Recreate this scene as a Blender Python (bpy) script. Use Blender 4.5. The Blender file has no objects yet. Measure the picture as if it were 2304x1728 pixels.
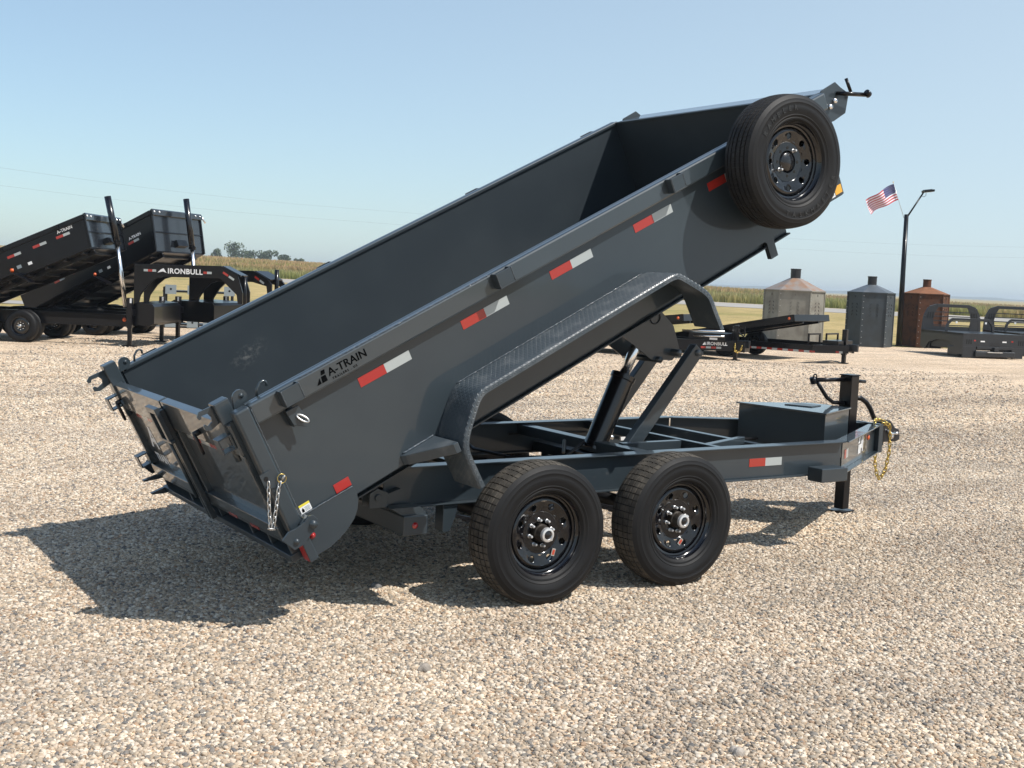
import bpy, bmesh, math, random
from mathutils import Vector, Matrix
R = math.radians
random.seed(7)
scene = bpy.context.scene
col = scene.collection

# ---------------------------------------------------------------- camera, world, sun, exposure
yaw, pitch, roll = R(56.4269), R(-5.0619), R(2.4578)
F = Vector((math.cos(yaw)*math.cos(pitch), math.sin(yaw)*math.cos(pitch), math.sin(pitch)))
RT = F.cross(Vector((0, 0, 1))).normalized(); UP = RT.cross(F)
R2 = RT*math.cos(roll) + UP*math.sin(roll); U2 = UP*math.cos(roll) - RT*math.sin(roll)
cam = bpy.data.cameras.new('camera'); camo = bpy.data.objects.new('camera', cam); col.objects.link(camo)
M = Matrix((R2, U2, -F)).transposed().to_4x4(); M.translation = Vector((-3.7463, -6.4312, 1.786))
camo.matrix_world = M
cam.sensor_width = 36; cam.lens = 41.767; cam.clip_end = 30000; cam.clip_start = .05
scene.camera = camo
SAZ, SEL = -57.5, 55.0
w = bpy.data.worlds.new('World'); scene.world = w; w.use_nodes = True
nt = w.node_tree; bg = nt.nodes['Background']
sky = nt.nodes.new('ShaderNodeTexSky'); sky.sky_type = 'NISHITA'; sky.sun_disc = False
sky.sun_elevation = R(SEL); sky.sun_rotation = R(90-SAZ)
sky.altitude = 300; sky.air_density = 1.0; sky.dust_density = .8; sky.ozone_density = 2.6
# pale summer haze that whitens the sky towards the horizon and towards the sun's side
tcw = nt.nodes.new('ShaderNodeTexCoord'); nrm_ = nt.nodes.new('ShaderNodeVectorMath'); nrm_.operation = 'NORMALIZE'; nt.links.new(tcw.outputs['Generated'], nrm_.inputs[0])
dt = nt.nodes.new('ShaderNodeVectorMath'); dt.operation = 'DOT_PRODUCT'; dt.inputs[1].default_value = (math.cos(R(SAZ)), math.sin(R(SAZ)), 0); nt.links.new(nrm_.outputs[0], dt.inputs[0])
sx = nt.nodes.new('ShaderNodeSeparateXYZ'); nt.links.new(nrm_.outputs[0], sx.inputs[0])
def mth(op, a, b_=0.):
    n = nt.nodes.new('ShaderNodeMath'); n.operation = op
    for i, v in enumerate((a, b_)):
        if hasattr(v, 'links'): nt.links.new(v, n.inputs[i])
        else: n.inputs[i].default_value = v
    return n.outputs[0]
fac = mth('MULTIPLY', mth("ADD", mth("MULTIPLY", dt.outputs["Value"], .55), .78), mth('SUBTRACT', 1., mth('MULTIPLY', mth('MAXIMUM', sx.outputs['Z'], 0.), 1.0)))
mxw = nt.nodes.new('ShaderNodeMix'); mxw.data_type = 'RGBA'; nt.links.new(fac, mxw.inputs[0]); hz = nt.nodes.new('ShaderNodeMix'); hz.data_type = 'RGBA'; hz.blend_type = 'MULTIPLY'; hz.inputs[0].default_value = 1; hz.inputs[7].default_value = (.96, 1.11, 1.12, 1); nt.links.new(sky.outputs[0], hz.inputs[6]); nt.links.new(hz.outputs[2], mxw.inputs[6]); mxw.inputs[7].default_value = (5.25, 6.25, 6.95, 1)
nt.links.new(mxw.outputs[2], bg.inputs[0]); bg.inputs[1].default_value = .12
sun = bpy.data.lights.new('sun', 'SUN'); sun.energy = 5.0; sun.angle = R(.53); sun.color = (1, .955, .89)
suno = bpy.data.objects.new('sun', sun); col.objects.link(suno)
sd = Vector((math.cos(R(SEL))*math.cos(R(SAZ)), math.cos(R(SEL))*math.sin(R(SAZ)), math.sin(R(SEL))))
suno.rotation_euler = sd.to_track_quat('Z', 'Y').to_euler(); suno.location = sd*60
scene.view_settings.view_transform = 'Standard'; scene.view_settings.look = 'None'
scene.view_settings.exposure = .12; scene.view_settings.gamma = 1
scene.view_settings.use_curve_mapping = False
scene.render.engine = 'CYCLES'
scene.cycles.volume_bounces = 0

# ---------------------------------------------------------------- materials
def mat(name, base, rough=.5, metal=0., coat=0., coat_r=.05, spec=.5, noise=None, bump=None, emit=None):
    m = bpy.data.materials.new(name); m.use_nodes = True; t = m.node_tree; b = t.nodes['Principled BSDF']
    b.inputs['Base Color'].default_value = (*base, 1); b.inputs['Roughness'].default_value = rough
    b.inputs['Metallic'].default_value = metal; b.inputs['Coat Weight'].default_value = coat
    b.inputs['Coat Roughness'].default_value = coat_r; b.inputs['Specular IOR Level'].default_value = spec
    tc = t.nodes.new('ShaderNodeTexCoord')
    if noise:                                  # (scale, second colour, lo, hi)
        n = t.nodes.new('ShaderNodeTexNoise'); n.inputs['Scale'].default_value = noise[0]; n.inputs['Detail'].default_value = 6
        t.links.new(tc.outputs['Object'], n.inputs['Vector'])
        mr = t.nodes.new('ShaderNodeMapRange'); mr.inputs['From Min'].default_value = noise[2]; mr.inputs['From Max'].default_value = noise[3]
        t.links.new(n.outputs['Fac'], mr.inputs['Value'])
        mx = t.nodes.new('ShaderNodeMix'); mx.data_type = 'RGBA'
        mx.inputs[6].default_value = (*base, 1); mx.inputs[7].default_value = (*noise[1], 1)
        t.links.new(mr.outputs[0], mx.inputs[0]); t.links.new(mx.outputs[2], b.inputs['Base Color'])
    if bump:                                   # (scale, strength, distance)
        n2 = t.nodes.new('ShaderNodeTexNoise'); n2.inputs['Scale'].default_value = bump[0]; n2.inputs['Detail'].default_value = 3
        t.links.new(tc.outputs['Object'], n2.inputs['Vector'])
        bp = t.nodes.new('ShaderNodeBump'); bp.inputs['Strength'].default_value = bump[1]; bp.inputs['Distance'].default_value = bump[2]
        t.links.new(n2.outputs['Fac'], bp.inputs['Height']); t.links.new(bp.outputs[0], b.inputs['Normal'])
        t.links.new(bp.outputs[0], b.inputs['Coat Normal'])
    return m
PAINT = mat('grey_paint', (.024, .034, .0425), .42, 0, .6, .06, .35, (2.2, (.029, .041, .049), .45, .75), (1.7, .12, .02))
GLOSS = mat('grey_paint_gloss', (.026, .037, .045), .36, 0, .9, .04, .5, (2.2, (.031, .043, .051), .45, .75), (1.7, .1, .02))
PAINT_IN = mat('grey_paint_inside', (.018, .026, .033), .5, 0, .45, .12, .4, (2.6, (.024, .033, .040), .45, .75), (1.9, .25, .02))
PLATE = mat('grey_tread_plate', (.038, .052, .064), .45, 0, .3, .25, .5, (9, (.085, .098, .108), .5, .72))
BLACK = mat('black_paint', (.0025, .0025, .004), .3, 0, .18, .05, .25, (3, (.0045, .0042, .0055), .5, .8))
BLACKSAT = mat('black_satin', (.008, .008, .010), .45, 0, .1, .2, .5)
RIMB = mat('black_rim', (.0035, .0035, .005), .16, 0, .55, .04, .4)
RUB = mat('tyre_rubber', (.0062, .0062, .007), .58, 0, 0, 0, .28, (5, (.0105, .010, .010), .45, .75), (180, .12, .002))
TREAD = mat('tyre_tread', (.050, .046, .041), .85, 0, 0, 0, .2, (14, (.105, .094, .080), .42, .72), (120, .3, .003))
TREADN = mat('tyre_tread_clean', (.016, .0155, .016), .7, 0, 0, 0, .25, (14, (.026, .024, .022), .42, .72), (120, .3, .003))
CHROME = mat('chrome', (.86, .86, .86), .22, 1)
NUT = mat('zinc_nut', (.80, .80, .80), .34, .75)
STEEL = mat('galvanised_steel', (.55, .55, .54), .38, 1)
GOLD = mat('gold_chain', (.62, .45, .14), .32, 1)
RED = mat('red_reflective', (.33, .012, .012), .28, 0, .6)
REDC = mat('red_reflective_tape', (.34, .026, .018), .25, 0, .4)
WHITE = mat('white_reflective', (.36, .39, .39), .3, 0, .5)
WPAINT = mat('white_print', (.72, .72, .72), .5)
AMBER = mat('amber_reflective', (.75, .38, .03), .3, 0, .5)
ORANGE = mat('amber_lens', (.65, .11, .02), .15, 0, .6)
REDL = mat('red_lens', (.35, .012, .012), .1, 0, 1)
YEL = mat('yellow_print', (.72, .60, .06), .4)
DARKP = mat('black_print', (.002, .0025, .003), .9, spec=.05)
HOLE = mat('dark_hole', (.004, .004, .004), .9)
CYL = mat('cylinder_black', (.004, .0035, .005), .26, 0, .35, .1, .5)
RUST = mat('rusty_steel', (.115, .050, .028), .85, 0, 0, 0, .2, (5, (.060, .034, .024), .4, .7), (60, .3, .004))
RUSTL = mat('rust_orange', (.24, .105, .055), .85, 0, 0, 0, .2, (4, (.16, .08, .045), .4, .7), (60, .3, .004))
GALV = mat('weathered_steel', (.235, .225, .19), .6, .1, 0, 0, .4, (3.2, (.165, .15, .125), .42, .68), (40, .2, .004))
GALVT = mat('weathered_steel_cone', (.26, .225, .20), .5, .1, 0, 0, .4, (3.6, (.28, .17, .11), .42, .62))
TDARK = mat('dark_steel', (.055, .066, .074), .55, .2, 0, 0, .4, (3, (.045, .05, .052), .4, .7))
TDARKT = mat('dark_steel_cone', (.16, .175, .19), .42, .4, 0, 0, .4, (3, (.10, .12, .135), .4, .7))
GREYB = mat('grey_primer', (.23, .27, .29), .6)
DECKT = mat('deck_black', (.02, .022, .026), .45, 0, .2, .2)

# ---------------------------------------------------------------- mesh builder
class MB:
    def __init__(s): s.v = []; s.f = []; s.m = Matrix.Identity(4)
    def add(s, vs, fs):
        o = len(s.v); s.v += [tuple(s.m @ Vector(p)) for p in vs]; s.f += [tuple(i+o for i in f) for f in fs]; return s
    def box(s, x0, x1, y0, y1, z0, z1):
        vs = [(x, y, z) for z in (z0, z1) for y in (y0, y1) for x in (x0, x1)]
        return s.add(vs, [(0, 2, 3, 1), (4, 5, 7, 6), (0, 1, 5, 4), (2, 6, 7, 3), (0, 4, 6, 2), (1, 3, 7, 5)])
    def beam(s, a, b, wd, ht, up=(0, 0, 1)):
        a, b = Vector(a), Vector(b); d = (b-a).normalized(); sd_ = d.cross(Vector(up)).normalized(); u = sd_.cross(d)
        vs = [p + sd_*i*wd/2 + u*j*ht/2 for p in (a, b) for (i, j) in ((-1, -1), (1, -1), (1, 1), (-1, 1))]
        return s.add(vs, [(3, 2, 1, 0), (4, 5, 6, 7), (0, 1, 5, 4), (1, 2, 6, 5), (2, 3, 7, 6), (3, 0, 4, 7)])
    def prism(s, pts, axis, a, b):             # polygon pts in the other two axes, extruded along axis
        def P(p, t): q = list(p); q.insert('xyz'.index(axis), t); return tuple(q)
        n = len(pts); vs = [P(p, a) for p in pts] + [P(p, b) for p in pts]
        fs = [tuple(range(n-1, -1, -1)), tuple(range(n, 2*n))] + [(i, (i+1) % n, n+(i+1) % n, n+i) for i in range(n)]
        return s.add(vs, fs)
    def tube(s, pts, r, n=10, caps=True):
        pts = [Vector(p) for p in pts]; rs = r if isinstance(r, (list, tuple)) else [r]*len(pts)
        vs = []; fs = []; ref = None
        for i, p in enumerate(pts):
            d = (pts[min(i+1, len(pts)-1)] - pts[max(i-1, 0)]).normalized()
            if ref is None: ref = Vector((0, 0, 1)) if abs(d.z) < .9 else Vector((1, 0, 0))
            a = d.cross(ref).normalized(); b = a.cross(d); ref = b
            vs += [p + a*math.cos(2*math.pi*k/n)*rs[i] + b*math.sin(2*math.pi*k/n)*rs[i] for k in range(n)]
        for i in range(len(pts)-1):
            fs += [(i*n+k, (i+1)*n+k, (i+1)*n+(k+1) % n, i*n+(k+1) % n) for k in range(n)]
        if caps: fs += [tuple(range(n)), tuple(range(len(pts)*n-1, (len(pts)-1)*n-1, -1))]
        return s.add(vs, fs)
    def loop(s, c, ax, bx, ra, rb, r, n=14, k=6):   # closed oval ring
        c, ax, bx = Vector(c), Vector(ax), Vector(bx); nz = ax.cross(bx).normalized(); vs = []; fs = []
        for i in range(n):
            t = 2*math.pi*i/n; o = ax*math.cos(t)*ra + bx*math.sin(t)*rb; d = (ax*math.cos(t)/ra + bx*math.sin(t)/rb).normalized()
            for j in range(k):
                q = 2*math.pi*j/k; vs.append(c+o+(d*math.cos(q)+nz*math.sin(q))*r)
        for i in range(n):
            for j in range(k): fs.append((i*k+j, ((i+1) % n)*k+j, ((i+1) % n)*k+(j+1) % k, i*k+(j+1) % k))
        return s.add(vs, fs)
    def lathe(s, prof, n=64):                  # prof (r, y), axis y
        vs = []; fs = []
        for (r, y) in prof: vs += [(r*math.cos(2*math.pi*k/n), y, r*math.sin(2*math.pi*k/n)) for k in range(n)]
        for i in range(len(prof)-1): fs += [(i*n+k, i*n+(k+1) % n, (i+1)*n+(k+1) % n, (i+1)*n+k) for k in range(n)]
        return s.add(vs, fs)
    def mesh(s, name, m, smooth=False):
        me = bpy.data.meshes.new(name); me.from_pydata(s.v, [], s.f)
        bm = bmesh.new(); bm.from_mesh(me); bmesh.ops.recalc_face_normals(bm, faces=bm.faces); bm.to_mesh(me); bm.free()
        me.materials.append(m)
        if smooth: me.polygons.foreach_set('use_smooth', [True]*len(me.polygons))
        return me
    def build(s, name, m, parent=None, smooth=False, bevel=0, kind=None, label=None):
        o = bpy.data.objects.new(name, s.mesh(name, m, smooth)); col.objects.link(o); o.parent = parent
        if bevel:
            b = o.modifiers.new('bevel', 'BEVEL'); b.width = bevel; b.segments = 2; b.limit_method = 'ANGLE'; b.angle_limit = R(40)
        elif smooth:
            try: o.data.shade_auto_smooth
            except Exception: pass
        if kind: o['kind'] = kind
        if label: o['label'] = label
        return o
def box(name, m, p, *d, bevel=0, **k): return MB().box(*d).build(name, m, p, bevel=bevel, **k)
def empty(name, loc, rz, label, cat, group=None):
    o = bpy.data.objects.new(name, None); col.objects.link(o); o.location = loc; o.rotation_euler = (0, 0, rz)
    o['label'] = label; o['category'] = cat
    if group: o['group'] = group
    return o
def tag(o, label=None, cat=None, group=None, kind=None):
    for k, v in (('label', label), ('category', cat), ('group', group), ('kind', kind)):
        if v: o[k] = v
    return o
def dup(o, parent, loc=None, rot=None):
    c = o.copy(); col.objects.link(c); c.parent = parent
    if loc is not None: c.location = loc
    if rot is not None: c.rotation_euler = rot
    for ch in list(o.children): dup(ch, c)
    return c
def smooth_by_angle(o, ang=35):
    me = o.data; me.polygons.foreach_set('use_smooth', [True]*len(me.polygons))
    bm = bmesh.new(); bm.from_mesh(me)
    for e in bm.edges:
        if len(e.link_faces) == 2 and e.calc_face_angle(0) > R(ang): e.smooth = False
    bm.to_mesh(me); bm.free(); return o
def text_mesh(s, size, offset=0., shear=0., extrude=0., space=1., align='LEFT'):
    c = bpy.data.curves.new('lettering', 'FONT'); c.body = s; c.size = size; c.offset = offset; c.shear = shear
    c.extrude = extrude; c.space_character = space; c.align_x = align; c.resolution_u = 3
    o = bpy.data.objects.new('lettering', c); col.objects.link(o); bpy.context.view_layer.update()
    me = bpy.data.meshes.new_from_object(o); bpy.data.objects.remove(o); bpy.data.curves.remove(c); return me
def text(name, s, size, origin, xd, yd, m, parent, **k):
    me = text_mesh(s, size, **k); x = Vector(xd).normalized(); y = Vector(yd).normalized(); z = x.cross(y)
    mm = Matrix((x, y, z)).transposed().to_4x4(); mm.translation = Vector(origin)
    me.transform(mm); me.materials.clear(); me.materials.append(m)
    o = bpy.data.objects.new(name, me); col.objects.link(o); o.parent = parent; return o
def quad(name, m, parent, pts, **k):
    return MB().add(pts, [tuple(range(len(pts)))]).build(name, m, parent, **k)
def sm(a, b, x):
    t = max(0., min(1., (x-a)/(b-a))); return t*t*(3-2*t)

# ---------------------------------------------------------------- terrain
CX, CY = -3.7463, -6.4312
A40 = R(40); SA = (math.cos(A40), math.sin(A40)); WA = (-math.sin(A40), math.cos(A40))
def sw(x, y): dx, dy = x-CX, y-CY; return dx*SA[0]+dy*SA[1], dx*WA[0]+dy*WA[1]
def xy(s, w_): return CX+s*SA[0]+w_*WA[0], CY+s*SA[1]+w_*WA[1]
def gz(x, y):
    s, w_ = sw(x, y)
    if s < 20: return -.03
    z = -.03*(1-sm(48, 60, s)) - .1*sm(80, 112, s) + .28*sm(113, 126, s)
    z += .0072*max(0, w_)*sm(50, 113, s) - .011*min(60, max(0, -w_))*sm(60, 113, s)
    z += .0105*max(0, w_-10)*sm(122, 205, s)
    z -= (z+.5)*sm(500, 900, s)
    return z
def ramp(t, fac, stops, out=None):
    r = t.nodes.new('ShaderNodeValToRGB'); e = r.color_ramp.elements
    while len(e) < len(stops): e.new(.5)
    for q, (p, c) in zip(e, stops): q.position = p; q.color = (*c, 1)
    t.links.new(fac, r.inputs[0]); return r
def tnoise(t, vec, scale, detail=4, rough=.5):
    n = t.nodes.new('ShaderNodeTexNoise'); n.inputs['Scale'].default_value = scale; n.inputs['Detail'].default_value = detail
    n.inputs['Roughness'].default_value = rough; t.links.new(vec, n.inputs['Vector']); return n
def tmix(t, fac, a, b, mode='MIX'):
    m = t.nodes.new('ShaderNodeMix'); m.data_type = 'RGBA'; m.blend_type = mode
    for s_, v in ((0, fac), (6, a), (7, b)):
        if hasattr(v, 'links'): t.links.new(v, m.inputs[s_])
        elif isinstance(v, (tuple, list)): m.inputs[s_].default_value = (*v, 1)
        else: m.inputs[s_].default_value = v
    return m.outputs[2]
# grass ground
GR = bpy.data.materials.new('mown_grass'); GR.use_nodes = True; t = GR.node_tree; b = t.nodes['Principled BSDF']
b.inputs['Roughness'].default_value = .95; b.inputs['Specular IOR Level'].default_value = .1
g = t.nodes.new('ShaderNodeNewGeometry').outputs['Position']
n1 = tnoise(t, g, .045, 5, .6); n2 = tnoise(t, g, .6, 6, .7); n3 = tnoise(t, g, 9, 4, .7)
c1 = ramp(t, n1.outputs['Fac'], [(.34, (.27, .255, .10)), (.47, (.42, .335, .165)), (.64, (.52, .40, .215))])
c2 = ramp(t, n2.outputs['Fac'], [(.3, (.55, .60, .5)), (.7, (1.15, 1.1, 1.05))])
c3 = ramp(t, n3.outputs['Fac'], [(.3, (.55, .55, .5)), (.7, (1.3, 1.25, 1.2))])
t.links.new(tmix(t, 1., tmix(t, 1., c1.outputs[0], c2.outputs[0], 'MULTIPLY'), c3.outputs[0], 'MULTIPLY'), b.inputs['Base Color'])
azs = [a for a in range(-140, 20, 8)] + [20+.75*k for k in range(0, 94)] + [a for a in range(92, 220, 8)]
rads = [0, 8, 16, 24, 30, 36, 42, 48, 54, 62, 72, 82, 92, 100, 106, 112, 115, 118, 121, 124, 127, 132, 140, 150, 162, 176, 192, 210, 232, 260, 300, 350, 410, 480, 560, 660, 800, 1000, 1400, 2200, 3100, 4000]
vs = []; fs = []; na = len(azs)
for r_ in rads:
    for a in azs:
        x, y = CX+r_*math.cos(R(a)), CY+r_*math.sin(R(a)); vs.append((x, y, gz(x, y)))
for i in range(len(rads)-1):
    for k in range(na): fs.append((i*na+k, (i+1)*na+k, (i+1)*na+(k+1) % na, i*na+(k+1) % na))
tag(MB().add(vs, fs).build('ground', GR, smooth=True), kind='structure')

# gravel lot
PEB = bpy.data.materials.new('pebble_stone'); PEB.use_nodes = True; t = PEB.node_tree; b = t.nodes['Principled BSDF']
b.inputs['Roughness'].default_value = .75; b.inputs['Specular IOR Level'].default_value = .3
oi = t.nodes.new('ShaderNodeObjectInfo'); gp = t.nodes.new('ShaderNodeNewGeometry').outputs['Position']
STONES = [(0, (0.420, 0.340, 0.256)), (.13, (0.560, 0.458, 0.359)), (.27, (0.350, 0.281, 0.212)), (.38, (0.610, 0.527, 0.429)), (.49, (0.300, 0.262, 0.217)), (.59, (0.470, 0.370, 0.271)),
          (.69, (0.215, 0.195, 0.175)), (.76, (0.670, 0.591, 0.493)), (.85, (0.150, 0.143, 0.140)), (.90, (0.350, 0.241, 0.162)), (.95, (0.510, 0.418, 0.325))]
rp = ramp(t, oi.outputs['Random'], STONES); rp.color_ramp.interpolation = 'CONSTANT'
n4 = tnoise(t, gp, 90, 4, .6); c4 = ramp(t, n4.outputs['Fac'], [(.3, (.80, .79, .77)), (.7, (1.13, 1.12, 1.1))])
n5 = tnoise(t, gp, .5, 4, .6); c5 = ramp(t, n5.outputs['Fac'], [(.33, (.86, .86, .87)), (.67, (1.12, 1.11, 1.08))])
t.links.new(tmix(t, 1., tmix(t, 1., rp.outputs[0], c4.outputs[0], 'MULTIPLY'), c5.outputs[0], 'MULTIPLY'), b.inputs['Base Color'])
LOT = bpy.data.materials.new('gravel_bed'); LOT.use_nodes = True; t = LOT.node_tree; b = t.nodes['Principled BSDF']
b.inputs['Roughness'].default_value = .9; b.inputs['Specular IOR Level'].default_value = .15
gp = t.nodes.new('ShaderNodeNewGeometry').outputs['Position']
def vor(scale, feat='F1'):
    v = t.nodes.new('ShaderNodeTexVoronoi'); v.inputs['Scale'].default_value = scale; v.feature = feat; t.links.new(gp, v.inputs['Vector']); return v
v1 = vor(62); sep = t.nodes.new('ShaderNodeSeparateColor'); t.links.new(v1.outputs['Color'], sep.inputs[0])
r1 = ramp(t, sep.outputs[0], STONES); r1.color_ramp.interpolation = 'CONSTANT'
v2 = vor(15); sep2 = t.nodes.new('ShaderNodeSeparateColor'); t.links.new(v2.outputs['Color'], sep2.inputs[0])
r2_ = ramp(t, sep2.outputs[0], [(0, (.85, .85, .86)), (.2, (1.08, 1.06, 1.03)), (1, (1.16, 1.14, 1.1))])
nb = tnoise(t, gp, 1.1, 6, .65); rb = ramp(t, nb.outputs['Fac'], [(.3, (.84, .84, .84)), (.7, (1.1, 1.09, 1.07))])
nc = tnoise(t, gp, .12, 4, .6); rc = ramp(t, nc.outputs['Fac'], [(.35, (.93, .90, .86)), (.65, (1.06, 1.05, 1.04))])
cc = tmix(t, 1., r1.outputs[0], r2_.outputs[0], 'MULTIPLY'); cc = tmix(t, 1., cc, rb.outputs[0], 'MULTIPLY'); cc = tmix(t, 1., cc, rc.outputs[0], 'MULTIPLY')
dk = ramp(t, v1.outputs['Distance'], [(.35, (1.38, 1.36, 1.34)), (.8, (.88, .83, .78))])
t.links.new(tmix(t, 1., cc, dk.outputs[0], 'MULTIPLY'), b.inputs['Base Color'])
bp = t.nodes.new('ShaderNodeBump'); bp.inputs['Strength'].default_value = .35; bp.inputs['Distance'].default_value = .012; bp.invert = True
bp2 = t.nodes.new('ShaderNodeBump'); bp2.inputs['Strength'].default_value = .5; bp2.inputs['Distance'].default_value = .05
nd = tnoise(t, gp, 7, 6, .75)
t.links.new(v1.outputs['Distance'], bp.inputs['Height']); t.links.new(nd.outputs['Fac'], bp2.inputs['Height']); t.links.new(bp.outputs[0], bp2.inputs['Normal'])
t.links.new(bp2.outputs[0], b.inputs['Normal'])
edge = [(-80, 66), (-30, 50), (4, 36.2), (9.5, 30), (17, 26.2), (25, 22.6), (30.5, 20.3), (35, 19), (60, 10), (95, -14)]
pts = []
for (a, c) in zip(edge[:-1], edge[1:]):
    n = max(2, int(math.dist(a, c)/.6))
    for k in range(n):
        q = k/n; pts.append((a[0]+(c[0]-a[0])*q+random.uniform(-.16, .16), a[1]+(c[1]-a[1])*q+random.uniform(-.16, .16)))
pts += [(95, -14), (95, -90), (-90, -90), (-90, 66)]
bm = bmesh.new(); f = bm.faces.new([bm.verts.new((x, y, 0)) for (x, y) in pts])
bm.normal_update()
if f.normal.z < 0: f.normal_flip()
bmesh.ops.triangulate(bm, faces=bm.faces); me = bpy.data.meshes.new('gravel_lot'); bm.to_mesh(me); bm.free(); me.materials.append(LOT)
o = bpy.data.objects.new('gravel_lot', me); col.objects.link(o); tag(o, kind='structure')

# loose stones on the lot: geometry nodes on a patch of it
def pebbles(name, ring, density, smin, smax, seed):
    me = bpy.data.meshes.new(name); bm = bmesh.new(); bm.faces.new([bm.verts.new((x, y, .001)) for x, y in ring]); bmesh.ops.triangulate(bm, faces=bm.faces)
    for _ in range(5):
        lg = [e for e in bm.edges if e.calc_length() > .45]
        if not lg: break
        bmesh.ops.subdivide_edges(bm, edges=lg, cuts=1); bmesh.ops.triangulate(bm, faces=bm.faces)
    bm.normal_update()
    for f in bm.faces:
        if f.normal.z < 0: f.normal_flip()
    bm.to_mesh(me); bm.free(); me.materials.append(PEB)
    o = bpy.data.objects.new(name, me); col.objects.link(o); tag(o, kind='stuff')
    ng = bpy.data.node_groups.new('pebble_scatter', 'GeometryNodeTree'); L = ng.links; N = ng.nodes.new
    ng.interface.new_socket('Geometry', in_out='INPUT', socket_type='NodeSocketGeometry'); ng.interface.new_socket('Geometry', in_out='OUTPUT', socket_type='NodeSocketGeometry')
    gi = N('NodeGroupInput'); go = N('NodeGroupOutput')
    dp = N('GeometryNodeDistributePointsOnFaces'); dp.inputs['Density'].default_value = density; dp.inputs['Seed'].default_value = seed
    L.new(gi.outputs[0], dp.inputs['Mesh'])
    pp = N('GeometryNodeInputPosition'); dn = N('ShaderNodeTexNoise'); dn.inputs['Scale'].default_value = .75; dn.inputs['Detail'].default_value = 4; L.new(pp.outputs[0], dn.inputs['Vector'])
    dm = N('ShaderNodeMapRange'); dm.inputs['From Min'].default_value = .34; dm.inputs['From Max'].default_value = .52; dm.inputs['To Min'].default_value = .35*density; dm.inputs['To Max'].default_value = density; L.new(dn.outputs[0], dm.inputs[0])
    L.new(dm.outputs[0], dp.inputs['Density'])
    for k in range(9):
        ic = N('GeometryNodeMeshIcoSphere'); ic.inputs['Radius'].default_value = .5; ic.inputs['Subdivisions'].default_value = 2
        sp = N('GeometryNodeSetPosition'); nz = N('ShaderNodeTexNoise'); nz.inputs['Scale'].default_value = 1.5; nz.inputs['Detail'].default_value = 1
        ad = N('ShaderNodeVectorMath'); ad.operation = 'ADD'; ad.inputs[1].default_value = (k*7.3, k*3.1, k*1.7); ps = N('GeometryNodeInputPosition')
        L.new(ps.outputs[0], ad.inputs[0]); L.new(ad.outputs[0], nz.inputs['Vector'])
        sb = N('ShaderNodeVectorMath'); sb.operation = 'SUBTRACT'; sb.inputs[1].default_value = (.5, .5, .5); sc = N('ShaderNodeVectorMath'); sc.operation = 'SCALE'; sc.inputs['Scale'].default_value = .75
        L.new(nz.outputs['Color'], sb.inputs[0]); L.new(sb.outputs[0], sc.inputs[0]); L.new(ic.outputs[0], sp.inputs['Geometry']); L.new(sc.outputs[0], sp.inputs['Offset'])
        tr = N('GeometryNodeTransform'); tr.inputs['Scale'].default_value = (1.15-.05*(k % 4), .95-.09*(k % 3), .62+.05*(k % 5)); L.new(sp.outputs[0], tr.inputs[0])
        ss = N('GeometryNodeSetShadeSmooth'); L.new(tr.outputs[0], ss.inputs[0])
        smn = N('GeometryNodeSetMaterial'); smn.inputs['Material'].default_value = PEB; L.new(ss.outputs[0], smn.inputs[0])
        g2 = N('GeometryNodeGeometryToInstance'); L.new(smn.outputs[0], g2.inputs[0])
        if k == 0: jn = N('GeometryNodeJoinGeometry')
        L.new(g2.outputs[0], jn.inputs[0])
    ip = N('GeometryNodeInstanceOnPoints'); ip.inputs['Pick Instance'].default_value = True
    L.new(dp.outputs['Points'], ip.inputs['Points']); L.new(jn.outputs[0], ip.inputs['Instance'])
    rr = N('FunctionNodeRandomValue'); rr.data_type = 'FLOAT_VECTOR'; rr.inputs['Min'].default_value = (-.45, -.45, 0); rr.inputs['Max'].default_value = (.45, .45, 6.28)
    L.new(rr.outputs[0], ip.inputs['Rotation'])
    rs = N('FunctionNodeRandomValue'); rs.inputs[2].default_value = 0; rs.inputs[3].default_value = 1; rs.inputs['Seed'].default_value = 5
    pw = N('ShaderNodeMath'); pw.operation = 'POWER'; pw.inputs[1].default_value = 2.2; L.new(rs.outputs[1], pw.inputs[0])
    mrr = N('ShaderNodeMapRange'); mrr.inputs['To Min'].default_value = smin; mrr.inputs['To Max'].default_value = smax; L.new(pw.outputs[0], mrr.inputs[0])
    L.new(mrr.outputs[0], ip.inputs['Scale']); L.new(ip.outputs[0], go.inputs[0])
    md = o.modifiers.new('scatter', 'NODES'); md.node_group = ng; return o
def pol(r_, a): return (CX+r_*math.cos(R(a)), CY+r_*math.sin(R(a)))
pebbles('pebbles', [pol(3.2, 94), pol(3.2, 20)] + [pol(8.6, a) for a in range(22, 92, 6)], 9500, .0095, .029, 1)
pebbles('pebbles', [pol(8.6, a) for a in range(88, 20, -6)] + [pol(14, a) for a in range(24, 90, 6)], 5400, .012, .030, 2)
pebbles('pebbles', [pol(14, a) for a in range(86, 22, -6)] + [pol(18, a) for a in range(26, 88, 6)], 1300, .018, .038, 3)
pebbles('pebbles', [pol(18, a) for a in range(86, 22, -6)] + [pol(24, a) for a in range(26, 84, 6)], 380, .02, .045, 4)
pebbles('pebbles', [pol(24, a) for a in range(80, 30, -6)] + [pol(30, a) for a in range(34, 80, 6)], 90, .025, .055, 5)

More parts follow.
